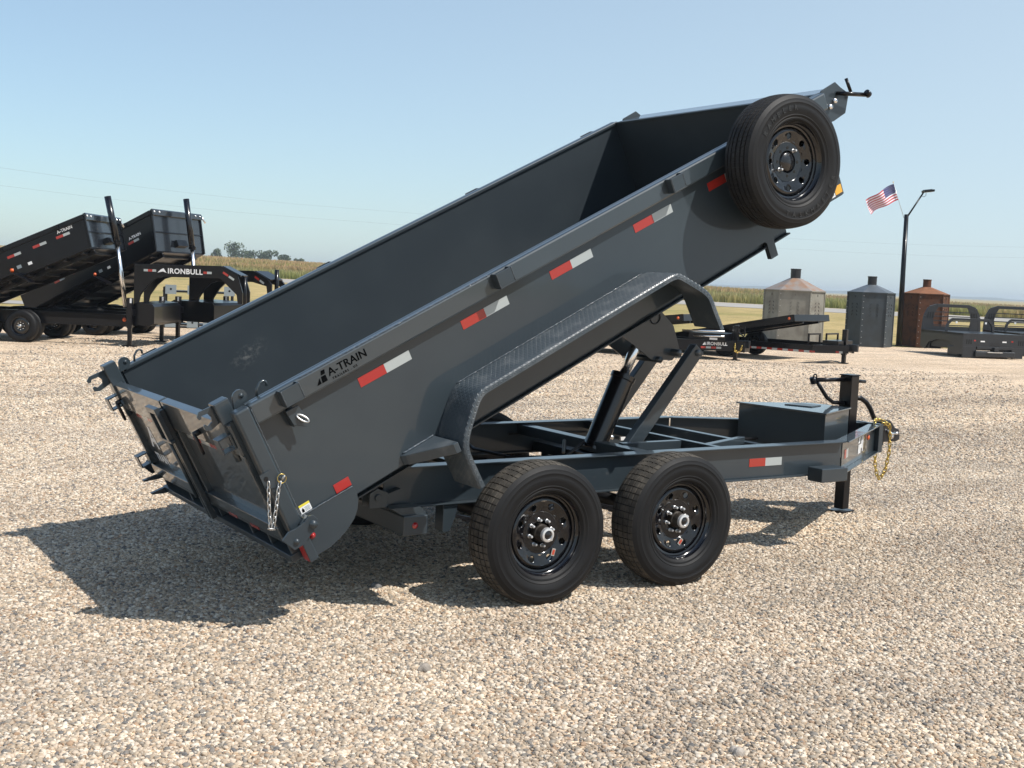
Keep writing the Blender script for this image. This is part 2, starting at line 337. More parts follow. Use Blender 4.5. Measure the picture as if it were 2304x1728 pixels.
def tracks(m):
    t = m.node_tree; b = t.nodes['Principled BSDF']; src = b.inputs['Base Color'].links[0].from_socket
    gg = t.nodes.new('ShaderNodeNewGeometry'); mp = t.nodes.new('ShaderNodeMapping'); mp.inputs['Rotation'].default_value = (0, 0, R(-24)); mp.inputs['Scale'].default_value = (.10, 1.25, 1)
    t.links.new(gg.outputs['Position'], mp.inputs['Vector']); n = tnoise(t, mp.outputs[0], 1.0, 3, .5); r = ramp(t, n.outputs['Fac'], [(.36, (.86, .855, .85)), (.5, (1.0, 1.0, 1.0)), (.64, (1.10, 1.095, 1.08))])
    t.links.new(tmix(t, 1., src, r.outputs[0], 'MULTIPLY'), b.inputs['Base Color'])
tracks(PEB); tracks(LOT)
def stone(x, y, r_, c, label, seed):
    rnd = random.Random(seed); bm = bmesh.new(); bmesh.ops.create_icosphere(bm, subdivisions=3, radius=r_)
    for v in bm.verts:
        n = v.co.normalized(); k = 1+.22*math.sin(n.x*3.1+seed)+.18*math.sin(n.y*4.3+seed*2)-.25*max(0, n.x*.5+n.z*.7-.45); v.co = Vector((v.co.x*1.15, v.co.y*.9, v.co.z*.72))*k
    me = bpy.data.meshes.new('stone'); bm.to_mesh(me); bm.free(); me.materials.append(mat('stone_'+'abc'[seed-1], c, .85, noise=(30, tuple(q*.75 for q in c), .4, .65), bump=(90, .4, .004)))
    o = bpy.data.objects.new('stone', me); col.objects.link(o); o.location = (x, y, r_*.28); tag(o, label, 'stone', 'larger stones lying in the gravel')
stone(-1.132, -1.872, .032, (.30, .26, .22), 'fist sized greyish stone standing proud of the gravel below the rear tyre', 1)
stone(-.518, -3.25, .028, (.42, .37, .32), 'rounded tan stone at the bottom edge of the photograph, right of centre', 2)
stone(-.668, -.50, .030, (.17, .165, .16), 'dark grey stone lying in the gravel near the rear tyre shadow', 3)

# road, lane
ROADM = mat('road_asphalt', (.30, .28, .25), .9, noise=(.3, (.36, .33, .295), .35, .7))
def strip(name, m, pts, wd, lift=.012, tilt=None):
    vs = []; fs = []
    for i, p in enumerate(pts):
        a = Vector(pts[max(i-1, 0)]); c = Vector(pts[min(i+1, len(pts)-1)]); d = (c-a).normalized(); nrm = Vector((-d.y, d.x))
        for k in range(7):
            q = Vector(p)+nrm*wd*(k/6-.5); vs.append((q.x, q.y, gz(q.x, q.y)+lift))
    for i in range(len(pts)-1):
        for k in range(6): fs.append((i*7+k, i*7+k+1, (i+1)*7+k+1, (i+1)*7+k))
    return tag(MB().add(vs, fs).build(name, m, smooth=True), kind='structure')
strip('road', ROADM, [xy(118.5, w_) for w_ in range(-260, 300, 4)], 9.5, .03)
strip('path', ROADM, [(-46+k*1.2, 79.5-k*.80) for k in range(0, 46)], 3.4, .02)

# tall grass, crop, tufts
def blade_mat(name, lo, hi, mid):
    m = bpy.data.materials.new(name); m.use_nodes = True; t = m.node_tree; b = t.nodes['Principled BSDF']; b.inputs['Roughness'].default_value = .8; b.inputs['Specular IOR Level'].default_value = .15
    tl = t.nodes.new('ShaderNodeBsdfTranslucent'); ms = t.nodes.new('ShaderNodeMixShader'); ms.inputs[0].default_value = .4; t.links.new(b.outputs[0], ms.inputs[1]); t.links.new(tl.outputs[0], ms.inputs[2]); t.links.new(ms.outputs[0], t.nodes['Material Output'].inputs['Surface'])
    at = t.nodes.new('ShaderNodeAttribute'); at.attribute_name = 'h'; gg = t.nodes.new('ShaderNodeNewGeometry')
    r = ramp(t, at.outputs['Fac'], [(0, lo), (.62, mid), (1, hi)]); rr = ramp(t, gg.outputs['Random Per Island'], [(0, (.84, .88, .82)), (1, (1.16, 1.12, 1.08))])
    nn = tnoise(t, gg.outputs['Position'], .07, 3); rn = ramp(t, nn.outputs['Fac'], [(.35, (.78, .95, .7)), (.65, (1.2, 1.02, 1.15))])
    t.links.new(tmix(t, 1., tmix(t, 1., r.outputs[0], rr.outputs[0], 'MULTIPLY'), rn.outputs[0], 'MULTIPLY'), b.inputs['Base Color']); t.links.new(b.inputs['Base Color'].links[0].from_socket, tl.inputs['Color']); return m
def blades(name, m, n, fn, hmin, hmax, wd, seed):
    rnd = random.Random(seed); v = []; f = []; hs = []
    for i in range(n):
        x, y = fn(rnd); z = gz(x, y)-.03; h = rnd.uniform(hmin, hmax); a = rnd.uniform(0, 6.28); c, s_ = math.cos(a), math.sin(a); ww = wd*rnd.uniform(.5, 1.3)
        lx, ly = rnd.uniform(-.3, .3)*h, rnd.uniform(-.3, .3)*h; o_ = len(v)
        v += [(x-c*ww, y-s_*ww, z), (x+c*ww, y+s_*ww, z), (x+c*ww*.8+lx*.5, y+s_*ww*.8+ly*.5, z+h*.6), (x-c*ww*.8+lx*.5, y-s_*ww*.8+ly*.5, z+h*.6), (x+lx, y+ly, z+h)]
        f += [(o_, o_+1, o_+2, o_+3), (o_+3, o_+2, o_+4)]; hs += [0, 0, .6, .6, 1]
    me = bpy.data.meshes.new(name); me.from_pydata(v, [], f); me.materials.append(m)
    at = me.attributes.new('h', 'FLOAT', 'POINT'); at.data.foreach_set('value', hs)
    o = bpy.data.objects.new(name, me); col.objects.link(o); return tag(o, kind='stuff')
TG = blade_mat('tall_grass', (.22, .23, .085), (.48, .40, .23), (.36, .33, .14))
CR = blade_mat('crop', (.19, .22, .07), (.56, .39, .22), (.34, .29, .12))
TF = blade_mat('tuft', (.15, .14, .045), (.30, .24, .11), (.22, .19, .07))
blades('tall_grass', TG, 34000, lambda r: xy(r.uniform(125, 142), r.uniform(-70, 110)), .7, 1.2, .09, 1)
def cropxy(r):
    s = 136+ (r.random()**1.6)*170; return xy(s, r.uniform(18, 40+.62*s))
blades('crop_field', CR, 42000, cropxy, 1.1, 1.6, .16, 2)
def tanxy(r):
    s = r.uniform(150, 330); return xy(s, r.uniform(-.35*s, .16*s))
blades('dry_grass', blade_mat('dry_grass', (.22, .18, .09), (.44, .33, .2), (.34, .27, .14)), 14000, tanxy, .7, 1.1, .22, 3)
def tuftxy(r):
    s = 30+(r.random()**1.5)*80; return xy(s, r.uniform(-.3*s, .85*s))
_t = tuftxy
def tuft2(r):
    while True:
        x, y = _t(r)
        k = next((i for i in range(len(edge)-1) if edge[i][0] <= x <= edge[i+1][0]), None)
        if k is None or y > edge[k][1]+(edge[k+1][1]-edge[k][1])*(x-edge[k][0])/(edge[k+1][0]-edge[k][0])+.1: return x, y
#blades('grass', TF, 9000, tuft2, .05, .15, .035, 4)

# far hills
HILL = mat('far_hills', (.045, .075, .060), .9, noise=(.004, (.075, .095, .07), .4, .6))
vs = []; fs = []; rnd = random.Random(5)
for i, a in enumerate([k*.5 for k in range(-20, 260)]):
    h = 1.8+3600*(.0004+.00013*max(0, a-31)*sm(60, 50, a) if a < 60 else .002) + 1.2*math.sin(a*1.3)+.8*math.sin(a*3.1+1)+rnd.uniform(-.35, .35)
    h = max(h, 3.2)
    for r_, z in ((3300, -2), (3450, h*.7), (3600, h), (3900, -5)): vs.append((CX+r_*math.cos(R(a)), CY+r_*math.sin(R(a)), z))
n = len(vs)//4
for i in range(n-1):
    for k in range(3): fs.append((i*4+k, i*4+k+1, (i+1)*4+k+1, (i+1)*4+k))
tag(MB().add(vs, fs).build('hills', HILL, smooth=True), kind='structure')

# trees
LEAF = bpy.data.materials.new('leaves'); LEAF.use_nodes = True; t = LEAF.node_tree; b = t.nodes['Principled BSDF']; b.inputs['Roughness'].default_value = .7
gg = t.nodes.new('ShaderNodeNewGeometry'); rr = ramp(t, gg.outputs['Random Per Island'], [(0, (.03, .05, .018)), (1, (.085, .115, .04))]); t.links.new(rr.outputs[0], b.inputs['Base Color'])
BARK = mat('bark', (.09, .07, .05), .9)
def tree(x, y, top, wd, label, seed):
    rnd = random.Random(seed); z0 = gz(x, y)-.1; H = top-z0
    root = empty('tree', (x, y, z0), 0, label, 'tree', 'trees beyond the crop field')
    tb = MB(); tb.tube([(0, 0, 0), (.1, 0, H*.35), (.2, .1, H*.75)], [.3, .22, .08], 8)
    for k in range(5): a = k*1.3; tb.tube([(.08, 0, H*(.2+.08*k)), (math.cos(a)*wd*.3, math.sin(a)*wd*.3, H*(.45+.08*k))], [.1, .03], 5)
    tb.build('trunk', BARK, root)
    cb = MB(); lobes = [(rnd.gauss(0, wd*.2), rnd.gauss(0, wd*.2), H*rnd.uniform(.3, .86), wd*rnd.uniform(.16, .30)) for _ in range(11)]
    for (lx, ly, lz, lr) in lobes:
        for _ in range(85):
            d = Vector((rnd.gauss(0, 1), rnd.gauss(0, 1), rnd.gauss(0, 1))).normalized()*lr*rnd.uniform(.55, 1.05)
            c = Vector((lx, ly, lz))+d; q = Vector((rnd.gauss(0, 1), rnd.gauss(0, 1), rnd.gauss(0, 1))).normalized(); e = q.orthogonal().normalized(); s_ = rnd.uniform(.13, .3)
            f_ = q.cross(e); cb.add([c-e*s_-f_*s_, c+e*s_-f_*s_*.6, c+e*s_+f_*s_, c-e*s_*.7+f_*s_], [(0, 1, 2, 3)])
    cb.build('crown', LEAF, root)
for i, a in enumerate([(149, 408, 10.2, 7.5, 'tallest bushy tree on the skyline beyond the crop field'), (143.8, 411.5, 7.4, 4.6, 'low round tree half hidden by the raised black dump bed'),
          (153.6, 406, 7.3, 5.4, 'small leafy tree just right of the tallest skyline tree'), (158.8, 402.5, 8.1, 6.8, 'broad domed tree in the middle of the skyline row'),
          (164.6, 398, 6.4, 4.4, 'small separate tree right of the broad domed one'), (168.9, 395, 5.5, 3.6, 'last tiny tree at the right end of the skyline row')]): tree(*a, seed=20+i)
# wires
WIRE = mat('wire', (.05, .05, .055), .6)
for dz, lb in ((0, 'lower thin overhead wire crossing the pale sky'), (2.3, 'upper thin overhead wire crossing the pale sky')):
    base = [(-60, 114), (27, 162.8), (82, 194), (197, 183), (233, 148), (300, 95)]; P = []
    for i in range(len(base)-1):
        for k in range(10): q = k/10; P.append((base[i][0]*(1-q)+base[i+1][0]*q, base[i][1]*(1-q)+base[i+1][1]*q, 11.1+dz-1.1*math.sin(math.pi*q)*.3))
    tag(MB().tube(P, .007, 4).build('power_line', WIRE), lb, 'power line', 'overhead wires')
# haze
MHZ = bpy.data.materials.new('haze'); MHZ.use_nodes = True; t = MHZ.node_tree; t.nodes.remove(t.nodes['Principled BSDF'])
pv = t.nodes.new('ShaderNodeVolumePrincipled'); pv.inputs['Color'].default_value = (.84, .93, 1, 1); pv.inputs['Density'].default_value = .00042; pv.inputs['Anisotropy'].default_value = .2
t.links.new(pv.outputs[0], t.nodes['Material Output'].inputs['Volume'])
tag(box('haze', MHZ, None, -4150, 4150, -4150, 4150, -6.5, 16), kind='stuff')
# ---------------------------------------------------------------- wheels
def tyre_mesh(R0=.402, W_=.118, seg=96):
    k = R0/.402; q = W_/.118
    half = [(.234, -.088), (.247, -.102), (.256, -.1035), (.259, -.102), (.272, -.110), (.276, -.1085), (.300, -.1165), (.318, -.1185), (.322, -.1170), (.340, -.1165), (.344, -.1185), (.350, -.1170), (.362, -.1115), (.366, -.1115), (.378, -.104), (.3892, -.098), (.3885, -.086), (.3885, -.05), (.3885, -.01)]
    prof = half + [(r, -y) for r, y in reversed(half)]
    return smooth_by_angle_mesh(MB().lathe([(r*k, y*q) for r, y in prof], seg), 'tyre', RUB)
def smooth_by_angle_mesh(mb, name, m, ang=32):
    o = mb.build(name, m); smooth_by_angle(o, ang); me = o.data; bpy.data.objects.remove(o); return me
def tread_mesh(R0=.4025, n=64, ribs=((-.097, -.066), (-.058, -.027), (-.019, .019), (.027, .058), (.066, .097)), gap=.16, skew=.0):
    mb = MB(); st = 2*math.pi/n
    for j, (a, b_) in enumerate(ribs):
        off = 0
        for i in range(n):
            t0 = i*st+off; t1 = t0+st*(1-gap*(.8 if j in (0, len(ribs)-1) else 1)); vs = []
            for (rr, inset) in ((.3870, 0), (None, .0012)):
                for tt in (t0, (t0+t1)/2, t1):
                    for y in (a+inset, b_-inset):
                        r = rr or (R0-1.25*y*y); ts = tt+(y-a)*skew*(1 if j % 2 else -1); vs.append((r*math.cos(ts), y, r*math.sin(ts)))
            mb.add(vs, [(6, 7, 9, 8), (8, 9, 11, 10), (0, 6, 8, 2), (2, 8, 10, 4), (1, 3, 9, 7), (3, 5, 11, 9), (0, 1, 7, 6), (4, 10, 11, 5)])
            if False:                                     # shoulder lugs running down the sidewall edge
                sgn = -1 if j == 0 else 1; y0, y1 = sgn*.0985, sgn*.1065; tm0, tm1 = t0+st*.08, t1-st*.25; vs = []
                for (r, y) in ((.3955, sgn*.094), (.3945, sgn*.1000), (.3820, sgn*.1062), (.3720, sgn*.1072)):
                    for tt in (tm0, tm1): vs.append((r*math.cos(tt), y, r*math.sin(tt)))
                mb.add(vs, [(0, 1, 3, 2), (2, 3, 5, 4), (4, 5, 7, 6)])
    return mb.mesh('tyre_tread', TREAD)
def rim_mesh(vents=8):
    mb = MB(); N_ = 72
    mb.lathe([(.196, -.060), (.203, -.066), (.207, -.080), (.213, -.092), (.2195, -.0985), (.2225, -.096), (.222, -.090), (.214, -.084), (.209, -.07)], N_)
    mb.lathe([(.196, -.060), (.192, -.050), (.1835, -.046), (.181, -.030), (.183, .06), (.205, .095), (.222, .097)], N_)
    mb.lathe([(.183, -.034), (.178, -.044), (.170, -.0510), (.162, -.0530)], N_)
    yf = lambda r: -.0530+(.162-r)/.052*.018 if r > .11 else -.035
    mb.lathe([(.110, -.035), (.106, -.0335), (.103, -.030), (.060, -.030), (.058, -.024), (.058, .0)], N_)
    for k in range(vents):
        c0 = 2*math.pi*(k+.5)/vents; hw = math.pi/vents; M_ = 32; rm = .137; hr = .0155; ring0 = []; ring1 = []; ring2 = []
        for i in range(M_):
            q = 2*math.pi*i/M_; dx, dy = math.cos(q), math.sin(q)
            sx = .025/abs(dx) if abs(dx) > 1e-6 else 9; sy = (hw*rm)/abs(dy) if abs(dy) > 1e-6 else 9; s_ = min(sx, sy)
            r = rm-.001*0+dx*s_; r = max(.110, min(.162, r+(.001 if dx > 0 else -.002))) if sx < sy else rm+dx*s_
            th = c0+dy*s_/rm
            ring0.append((r, th))
            ring1.append((rm+dx*(hr+.003), c0+dy*(hr+.003)/rm)); ring2.append((rm+dx*hr, c0+dy*hr/rm))
        P = lambda r, th, dz=0: (r*math.cos(th), yf(r)+dz, r*math.sin(th))
        vs = [P(*p) for p in ring0] + [P(*p) for p in ring1] + [P(*p, .003) for p in ring2] + [P(*p, .009) for p in ring2]
        mb.add(vs, [(j*M_+i, j*M_+(i+1) % M_, (j+1)*M_+(i+1) % M_, (j+1)*M_+i) for j in range(3) for i in range(M_)])
    mb.v = [(x*1.125, y, z*1.125) for x, y, z in mb.v]
    return smooth_by_angle_mesh(mb, 'wheel', RIMB, 38)
def flatten(me, spin=0, zc=-.3925):
    me = me.copy()
    if spin: me.transform(Matrix.Rotation(spin, 4, 'Y'))
    for v in me.vertices:                       # the tyre carries weight: flat contact patch, bulged sidewall above it
        x, y, z = v.co; k = max(0., 1-abs(x)/.20)*max(0., min(1., (-z-.16)/.16)); k = k*k*(3-2*k)
        v.co = (x, y*(1+.07*k), max(z+.004*k, zc if abs(x) < .3 else z))
    return me
TYM, TRM, RMM = tyre_mesh(), tread_mesh(), rim_mesh()
TRM2 = tread_mesh(.4015, 84, ((-.098, -.070), (-.063, -.040), (-.033, -.005), (.003, .032), (.039, .064), (.071, .098)), .09, .35); TRM2.materials.clear(); TRM2.materials.append(TREADN)
LUGM = smooth_by_angle_mesh(MB().lathe([(.0, -.030), (.006, -.028), (.0085, -.022), (.0092, -.012), (.0092, -.004), (.0115, -.002), (.0115, .0)], 12), 'lug_nut', NUT)
HUBM = smooth_by_angle_mesh(MB().lathe([(.050, .02), (.050, -.045), (.045, -.052), (.043, -.088), (.040, -.092)], 32), 'hub', mat('hub_iron', (.035, .028, .022), .5, .3))
CAPM = smooth_by_angle_mesh(MB().lathe([(.041, -.084), (.0415, -.102), (.038, -.108), (.027, -.110), (.024, -.104)], 32), 'hub_cap', NUT)
PLGM = smooth_by_angle_mesh(MB().lathe([(.025, -.1035), (.020, -.1045), (.012, -.109), (0, -.110)], 24), 'hub_plug', CYL)
def child(name, me, parent, loc=(0, 0, 0), rot=(0, 0, 0)):
    o = bpy.data.objects.new(name, me); col.objects.link(o); o.parent = parent; o.location = loc; o.rotation_euler = rot; return o
def make_wheel(parent, loc, spin=0, flip=False, tread=None, hub=True, nlug=8, sticker=None):
    wl = child('wheel', RMM, parent, loc, (0, 0, math.pi if flip else 0))
    child('tyre', flatten(TYM) if hub else TYM, wl); child('tyre_tread', flatten(tread or TRM, spin) if hub else (tread or TRM), wl)['kind'] = 'stuff'
    if hub:
        child('hub', HUBM, wl); child('hub_cap', CAPM, wl); child('hub_plug', PLGM, wl)
        for k in range(nlug):
            a = 2*math.pi*(k+.25)/nlug; child('lug_nut', LUGM, wl, (.074*math.cos(a), -.030, .074*math.sin(a)))
    if sticker is not None:
        a = sticker; c = Vector((.140*math.cos(a), -.0475, .140*math.sin(a))); 
        s_ = MB(); s_.m = Matrix.Translation(c) @ Matrix.Rotation(-a+.9, 4, 'Y'); s_.box(-.021, .021, -.001, .001, -.012, .012); s_.build('sticker', mat('foil_sticker', (.6, .58, .55), .25, .6), wl)
        s_ = MB(); s_.m = Matrix.Translation(c+Vector((0, -.0015, 0))) @ Matrix.Rotation(-a+.9, 4, 'Y'); s_.box(-.014, .014, -.001, .0005, -.007, .008); s_.build('sticker', mat('red_print', (.45, .06, .03), .4), wl)
    return wl

# ---------------------------------------------------------------- main dump trailer
T = empty('dump_trailer', (0, 0, 0), 0, 'large charcoal grey dump trailer with its bed raised, standing alone on the gravel in front', 'trailer')
# chassis
def ibeam(name, a, b, zb, zt, fl=.10, m=PAINT, parent=T, side=0):
    mb = MB(); a, b = Vector((*a, 0)), Vector((*b, 0)); h = zt-zb
    mid = lambda p, z: p+Vector((0, 0, z))
    mb.beam(mid(a, (zb+zt)/2), mid(b, (zb+zt)/2), .008, h-.018)
    for z in (zb+.0045, zt-.0045): mb.beam(mid(a, z), mid(b, z), fl, .009)
    return mb.build(name, m, parent, bevel=.0025)
ZB, ZT = .517, .742
ibeam('frame_rail', (-.79, -.757), (2.84, -.757), ZB, ZT)
ibeam('frame_rail', (-.79, .757), (2.55, .757), ZB, ZT)
ibeam('tongue_beam', (2.86, -.752), (4.02, -.085), ZB, ZT-.002, m=GLOSS)
ibeam('tongue_beam', (2.56, .752), (4.02, .045), ZB, ZT-.002)
# gusset wedge where rail meets tongue beam
MB().prism([(2.60, .742-.06), (2.80, .742-.06), (2.84, .55), (2.66, .55)], 'y', -.7505, -.7495).build('splice_plate', PAINT, T)
for x0, x1, zb, zt in ((1.08, 1.17, .655, .728), (1.70, 1.75, .675, .738), (2.30, 2.36, .60, .70), (-.20, -.12, .56, .70), (-.62, -.55, .56, .70)):
    box('crossmember', PAINT, T, x0, x1, -.75, .75, zb, zt, bevel=.003)
MB().beam((1.18, -.34, .705), (1.69, -.34, .705), .05, .06).build('crossmember', PAINT, T, bevel=.003)
MB().beam((1.76, -.545, .71), (2.29, -.33, .71), .05, .05).build('crossmember', PAINT, T, bevel=.003)
box('rear_bumper_beam', PAINT, T, -.735, -.585, -.905, .905, .385, .495, bevel=.008)
MB().prism([(-.735, .495), (-.80, .535), (-.62, .535), (-.585, .495)], 'y', -.88, -.78).build('bumper_bracket', PAINT, T)
def bulb(name, m, parent, c, axis, r=.013):
    mb = MB(); mb.lathe([(0, -r*.9), (r*.5, -r*.75), (r*.9, -r*.35), (r, 0), (r*1.25, .001), (r*1.25, .004)], 16)
    o = mb.build(name, m, parent, smooth=True); o.location = c; o.rotation_euler = axis; return o
bulb('marker_light', REDL, T, (-.666, -.909, .440), (0, 0, 0), .014)
for y0, y1 in ((-.83, -.73), (.73, .83)):
    mb = MB(); mb.prism([(-.905, .535), (-.80, .535), (-.795, .615), (-.86, .64), (-.905, .615)], 'y', y0, y0+.012); mb.prism([(-.905, .535), (-.80, .535), (-.795, .615), (-.86, .64), (-.905, .615)], 'y', y1-.012, y1)
    mb.tube([(-.855, y0-.012, .590), (-.855, y1+.012, .590)], .02, 16); mb.build('hinge_block', PAINT, T, bevel=.002)
    MB().beam((-.80, (y0+y1)/2, .57), (-.70, (y0+y1)/2, .60), .07, .06).build('hinge_arm', PAINT, T)
for x in (-.38, 1.38):
    for s in (-1, 1): MB().prism([(x-.045, .513), (x+.05, .513), (x+.035, .44), (x+.0, .36), (x-.045, .36)], 'y', s*.79, s*.70).build('spring_hanger', PAINT, T, bevel=.002)
for s in (-1, 1):
    mb = MB(); mb.prism([(.43, .513), (.56, .513), (.53, .38), (.46, .38)], 'y', s*.78, s*.71); mb.build('spring_hanger', BLACKSAT, T)
    for cx0 in (0, .9892):
        mb = MB()
        for k in range(4):
            L_ = .40-.07*k; n = 8
            P = [(cx0+L_*(2*i/n-1), s*.745, .47-.075*(1-(abs(2*i/n-1)*L_/.40)**2)-.010*k) for i in range(n+1)]
            for i in range(n): mb.beam(P[i], P[i+1], .05, .009)
        mb.build('leaf_spring', BLACKSAT, T)
for cx0 in (0, .9892):
    MB().tube([(cx0, -.98, .398), (cx0, .98, .398)], .045, 20).build('axle', BLACKSAT, T, smooth=True)
    for s in (-1, 1):
        mb = MB(); mb.lathe([(0, -.03), (.155, -.03), (.16, -.02), (.16, .05), (0, .055)], 32); o = mb.build('brake_drum', BLACKSAT, T, smooth=True); smooth_by_angle(o); o.location = (cx0, s*1.03, .398)
make_wheel(T, (0, -1.104, .393), .1, sticker=-.95)
make_wheel(T, (.9892, -1.104, .393), .37, sticker=-1.35)
make_wheel(T, (0, 1.104, .398), .6, flip=True); make_wheel(T, (.9892, 1.104, .398), .2, flip=True)
# hoist: cylinder, rod, lift arms
def ringcap(a, b, r):
    a, b = Vector(a), Vector(b); return a, b
cyb, cyt = Vector((1.115, -.13, .66)), Vector((1.345, -.13, 1.165)); rod = Vector((1.475, -.13, 1.45))
mb = MB(); mb.tube([cyb, cyb+(cyt-cyb)*.04, cyb+(cyt-cyb)*.05, cyt-(cyt-cyb)*.07, cyt-(cyt-cyb)*.06, cyt], [.086, .086, .079, .079, .086, .086], 32)
o = mb.build('hydraulic_cylinder', CYL, T, smooth=True); smooth_by_angle(o)
MB().tube([cyt, rod], .036, 24).build('cylinder_rod', CHROME, o, smooth=True)
MB().tube([(1.04, .10, .70), (1.00, .05, .62)], .012, 8).build('hose_fitting', STEEL, o)
MB().tube([(1.04, -.13, .72), (.9, -.1, .62), (.6, .1, .60), (.5, .4, .62), (.6, .7, .63)], .012, 8).build('hydraulic_hose', BLACKSAT, T, smooth=True)
for y in (-.20, .20):
    o = MB().beam((1.30, y, .60), (1.935, y, 1.355), .065, .10).build('lift_arm', PAINT, T, bevel=.006)
    MB().tube([(1.912, y-.04, 1.325), (1.912, y+.04, 1.325)], .024, 20).build('pivot_pin', STEEL if False else PAINT, o, smooth=True)
MB().tube([(1.30, -.27, .63), (1.30, .27, .63)], .03, 16).build('pivot_shaft', PAINT, T, smooth=True)
MB().tube([(1.0, .735, .66), (1.4, .735, .655), (1.9, .735, .64), (2.2, .73, .60), (2.5, .66, .62)], .007, 6).build('wiring_cable', BLACKSAT, T, smooth=True)
MB().tube([(1.75, .73, .60), (1.95, .72, .655), (2.15, .73, .64), (2.35, .72, .57), (2.55, .62, .60)], .009, 6).build('hydraulic_hose', BLACKSAT, T, smooth=True)
MB().tube([(1.9, .70, .615), (1.93, .68, .60)], .018, 10).build('hose_fitting', CHROME, T, smooth=True); box('cable_tag', WPAINT, T, 2.02, 2.07, .700, .715, .575, .60)
MB().tube([(1.15, -.06, .70), (1.30, .02, .66), (1.5, .1, .63), (2.0, .2, .61), (2.6, .25, .62), (2.98, .2, .62)], .011, 8).build('hydraulic_hose', BLACKSAT, T, smooth=True)
box('crossmember', PAINT, T, 1.22, 1.38, -.74, .74, .53, .60, bevel=.003)
# pump box between the tongue beams
mb = MB(); mb.prism([(2.98, .42), (3.10, -.37), (3.655, -.115), (3.58, .22)], 'z', .50, .872); tb = mb.build('pump_box', PAINT, T, bevel=.004)
MB().prism([(2.962, .435), (3.085, -.392), (3.677, -.118), (3.60, .24)], 'z', .873, .886).build('lid', GLOSS, tb, bevel=.003)
MB().prism([(3.22, .16), (3.31, -.04), (3.48, .02), (3.42, .20)], 'z', .8865, .893).build('battery_hatch', PAINT_IN, tb)
# jack
mb = MB(); mb.m = Matrix.Translation((3.855, .07, 0)) @ Matrix.Rotation(R(8), 4, 'Z'); mb.box(-.055, .055, -.055, .055, .42, 1.12)
jk = mb.build('jack', BLACK, T, bevel=.006)
mb = MB(); mb.m = Matrix.Translation((3.855, .07, 0)) @ Matrix.Rotation(R(8), 4, 'Z'); mb.box(-.043, .043, -.043, .043, .03, .42); mb.build('jack_leg', BLACK, jk, bevel=.005)
mb = MB(); mb.m = Matrix.Translation((3.855, .07, 0)) @ Matrix.Rotation(R(8), 4, 'Z'); mb.box(-.085, .085, -.07, .07, .006, .018); mb.build('jack_foot', BLACK, jk)
mb = MB(); mb.m = Matrix.Translation((3.855, .07, 0)) @ Matrix.Rotation(R(8), 4, 'Z'); mb.box(-.062, .062, -.062, .062, 1.121, 1.131); mb.build('jack_cap', BLACK, jk, bevel=.004)
MB().tube([(3.48, .09, 1.088), (3.81, .075, 1.088)], .017, 12).build('crank_handle', BLACK, jk, smooth=True)
MB().tube([(3.90, .065, 1.078), (4.03, .06, 1.070)], .014, 12).build('crank_handle', BLACK, jk, smooth=True)
MB().tube([(3.45, .1, 1.105), (3.47, .1, 1.06)], .026, 12).build('crank_knob', BLACK, jk, smooth=True)
MB().loop((3.475, .095, 1.115), (1, 0, 0), (0, 0, 1), .018, .018, .006).build('handle_ring', BLACK, jk, smooth=True)
MB().tube([(3.50, .09, 1.07), (3.56, .085, 1.00), (3.61, .08, .945), (3.68, .075, .905), (3.81, .07, .897)], .016, 12).build('crank_arm', BLACK, jk, smooth=True)
MB().tube([(3.90, .06, .940), (3.98, .05, .935), (4.04, .04, .90), (4.08, .03, .85), (4.115, .01, .765)], .020, 12).build('spring_tube', BLACK, jk, smooth=True)
# coupler, nose plates
box('nose_plate', PAINT, T, 3.99, 4.04, -.15, .11, ZB-.004, ZT+.003, bevel=.003)
cp = MB(); cp.box(4.04, 4.13, -.09, .03, .56, .735); cp = cp.build('coupler', BLACKSAT, T, bevel=.006)
mb = MB(); mb.prism([(4.12, .745), (4.20, .765), (4.27, .70), (4.32, .685), (4.335, .60), (4.29, .585), (4.13, .585)], 'y', -.085, .025); mb.build('coupler_socket', BLACKSAT, cp, bevel=.008)
MB().tube([(4.22, -.10, .63), (4.22, .04, .63)], .02, 12).build('coupler_pin', CHROME, cp, smooth=True)
MB().tube([(4.16, -.095, .68), (4.20, -.105, .655), (4.25, -.10, .655)], .012, 8).build('coupler_latch', CHROME, cp, smooth=True)
MB().tube([(4.275, -.09, .665), (4.275, -.09, .645)], .018, 12).build('coupler_bolt', CHROME, cp, smooth=True)
def chain(name, pts, m, parent, pitch=.03, wr=.0036, rb=.0095):
    pts = [Vector(p) for p in pts]; seg = []; 
    for a, b_ in zip(pts[:-1], pts[1:]):
        n = max(1, int((b_-a).length/.004))
        for k in range(n): seg.append(a+(b_-a)*k/n)
    seg.append(pts[-1]); mb = MB(); acc = 0; last = seg[0]; i = 0; start = seg[0]
    for p in seg[1:]:
        acc += (p-last).length; last = p
        if acc >= pitch:
            d = (p-start).normalized(); ref = Vector((.3, -1, .1)) if i % 2 else Vector((1, .35, .2)); b_ = d.cross(ref).normalized()
            mb.loop((p+start)/2, d, b_, pitch*.5+wr*2.1, rb, wr, 12, 6); start = p; acc = 0; i += 1
    return mb.build(name, m, parent, smooth=True)
chain('safety_chain', [(4.06, -.12, .745), (4.13, -.13, .74), (4.15, -.13, .66), (4.155, -.13, .52), (4.135, -.12, .36), (4.10, -.10, .285), (4.075, -.09, .31), (4.065, -.07, .40), (4.065, -.06, .52)], GOLD, T, .036, .0045, .012)
chain('safety_chain', [(3.93, -.15, .752), (3.96, -.12, .775), (4.02, -.09, .778), (4.07, -.08, .77), (4.12, -.10, .755), (4.16, -.12, .70)], GOLD, T, .036, .0045, .012)
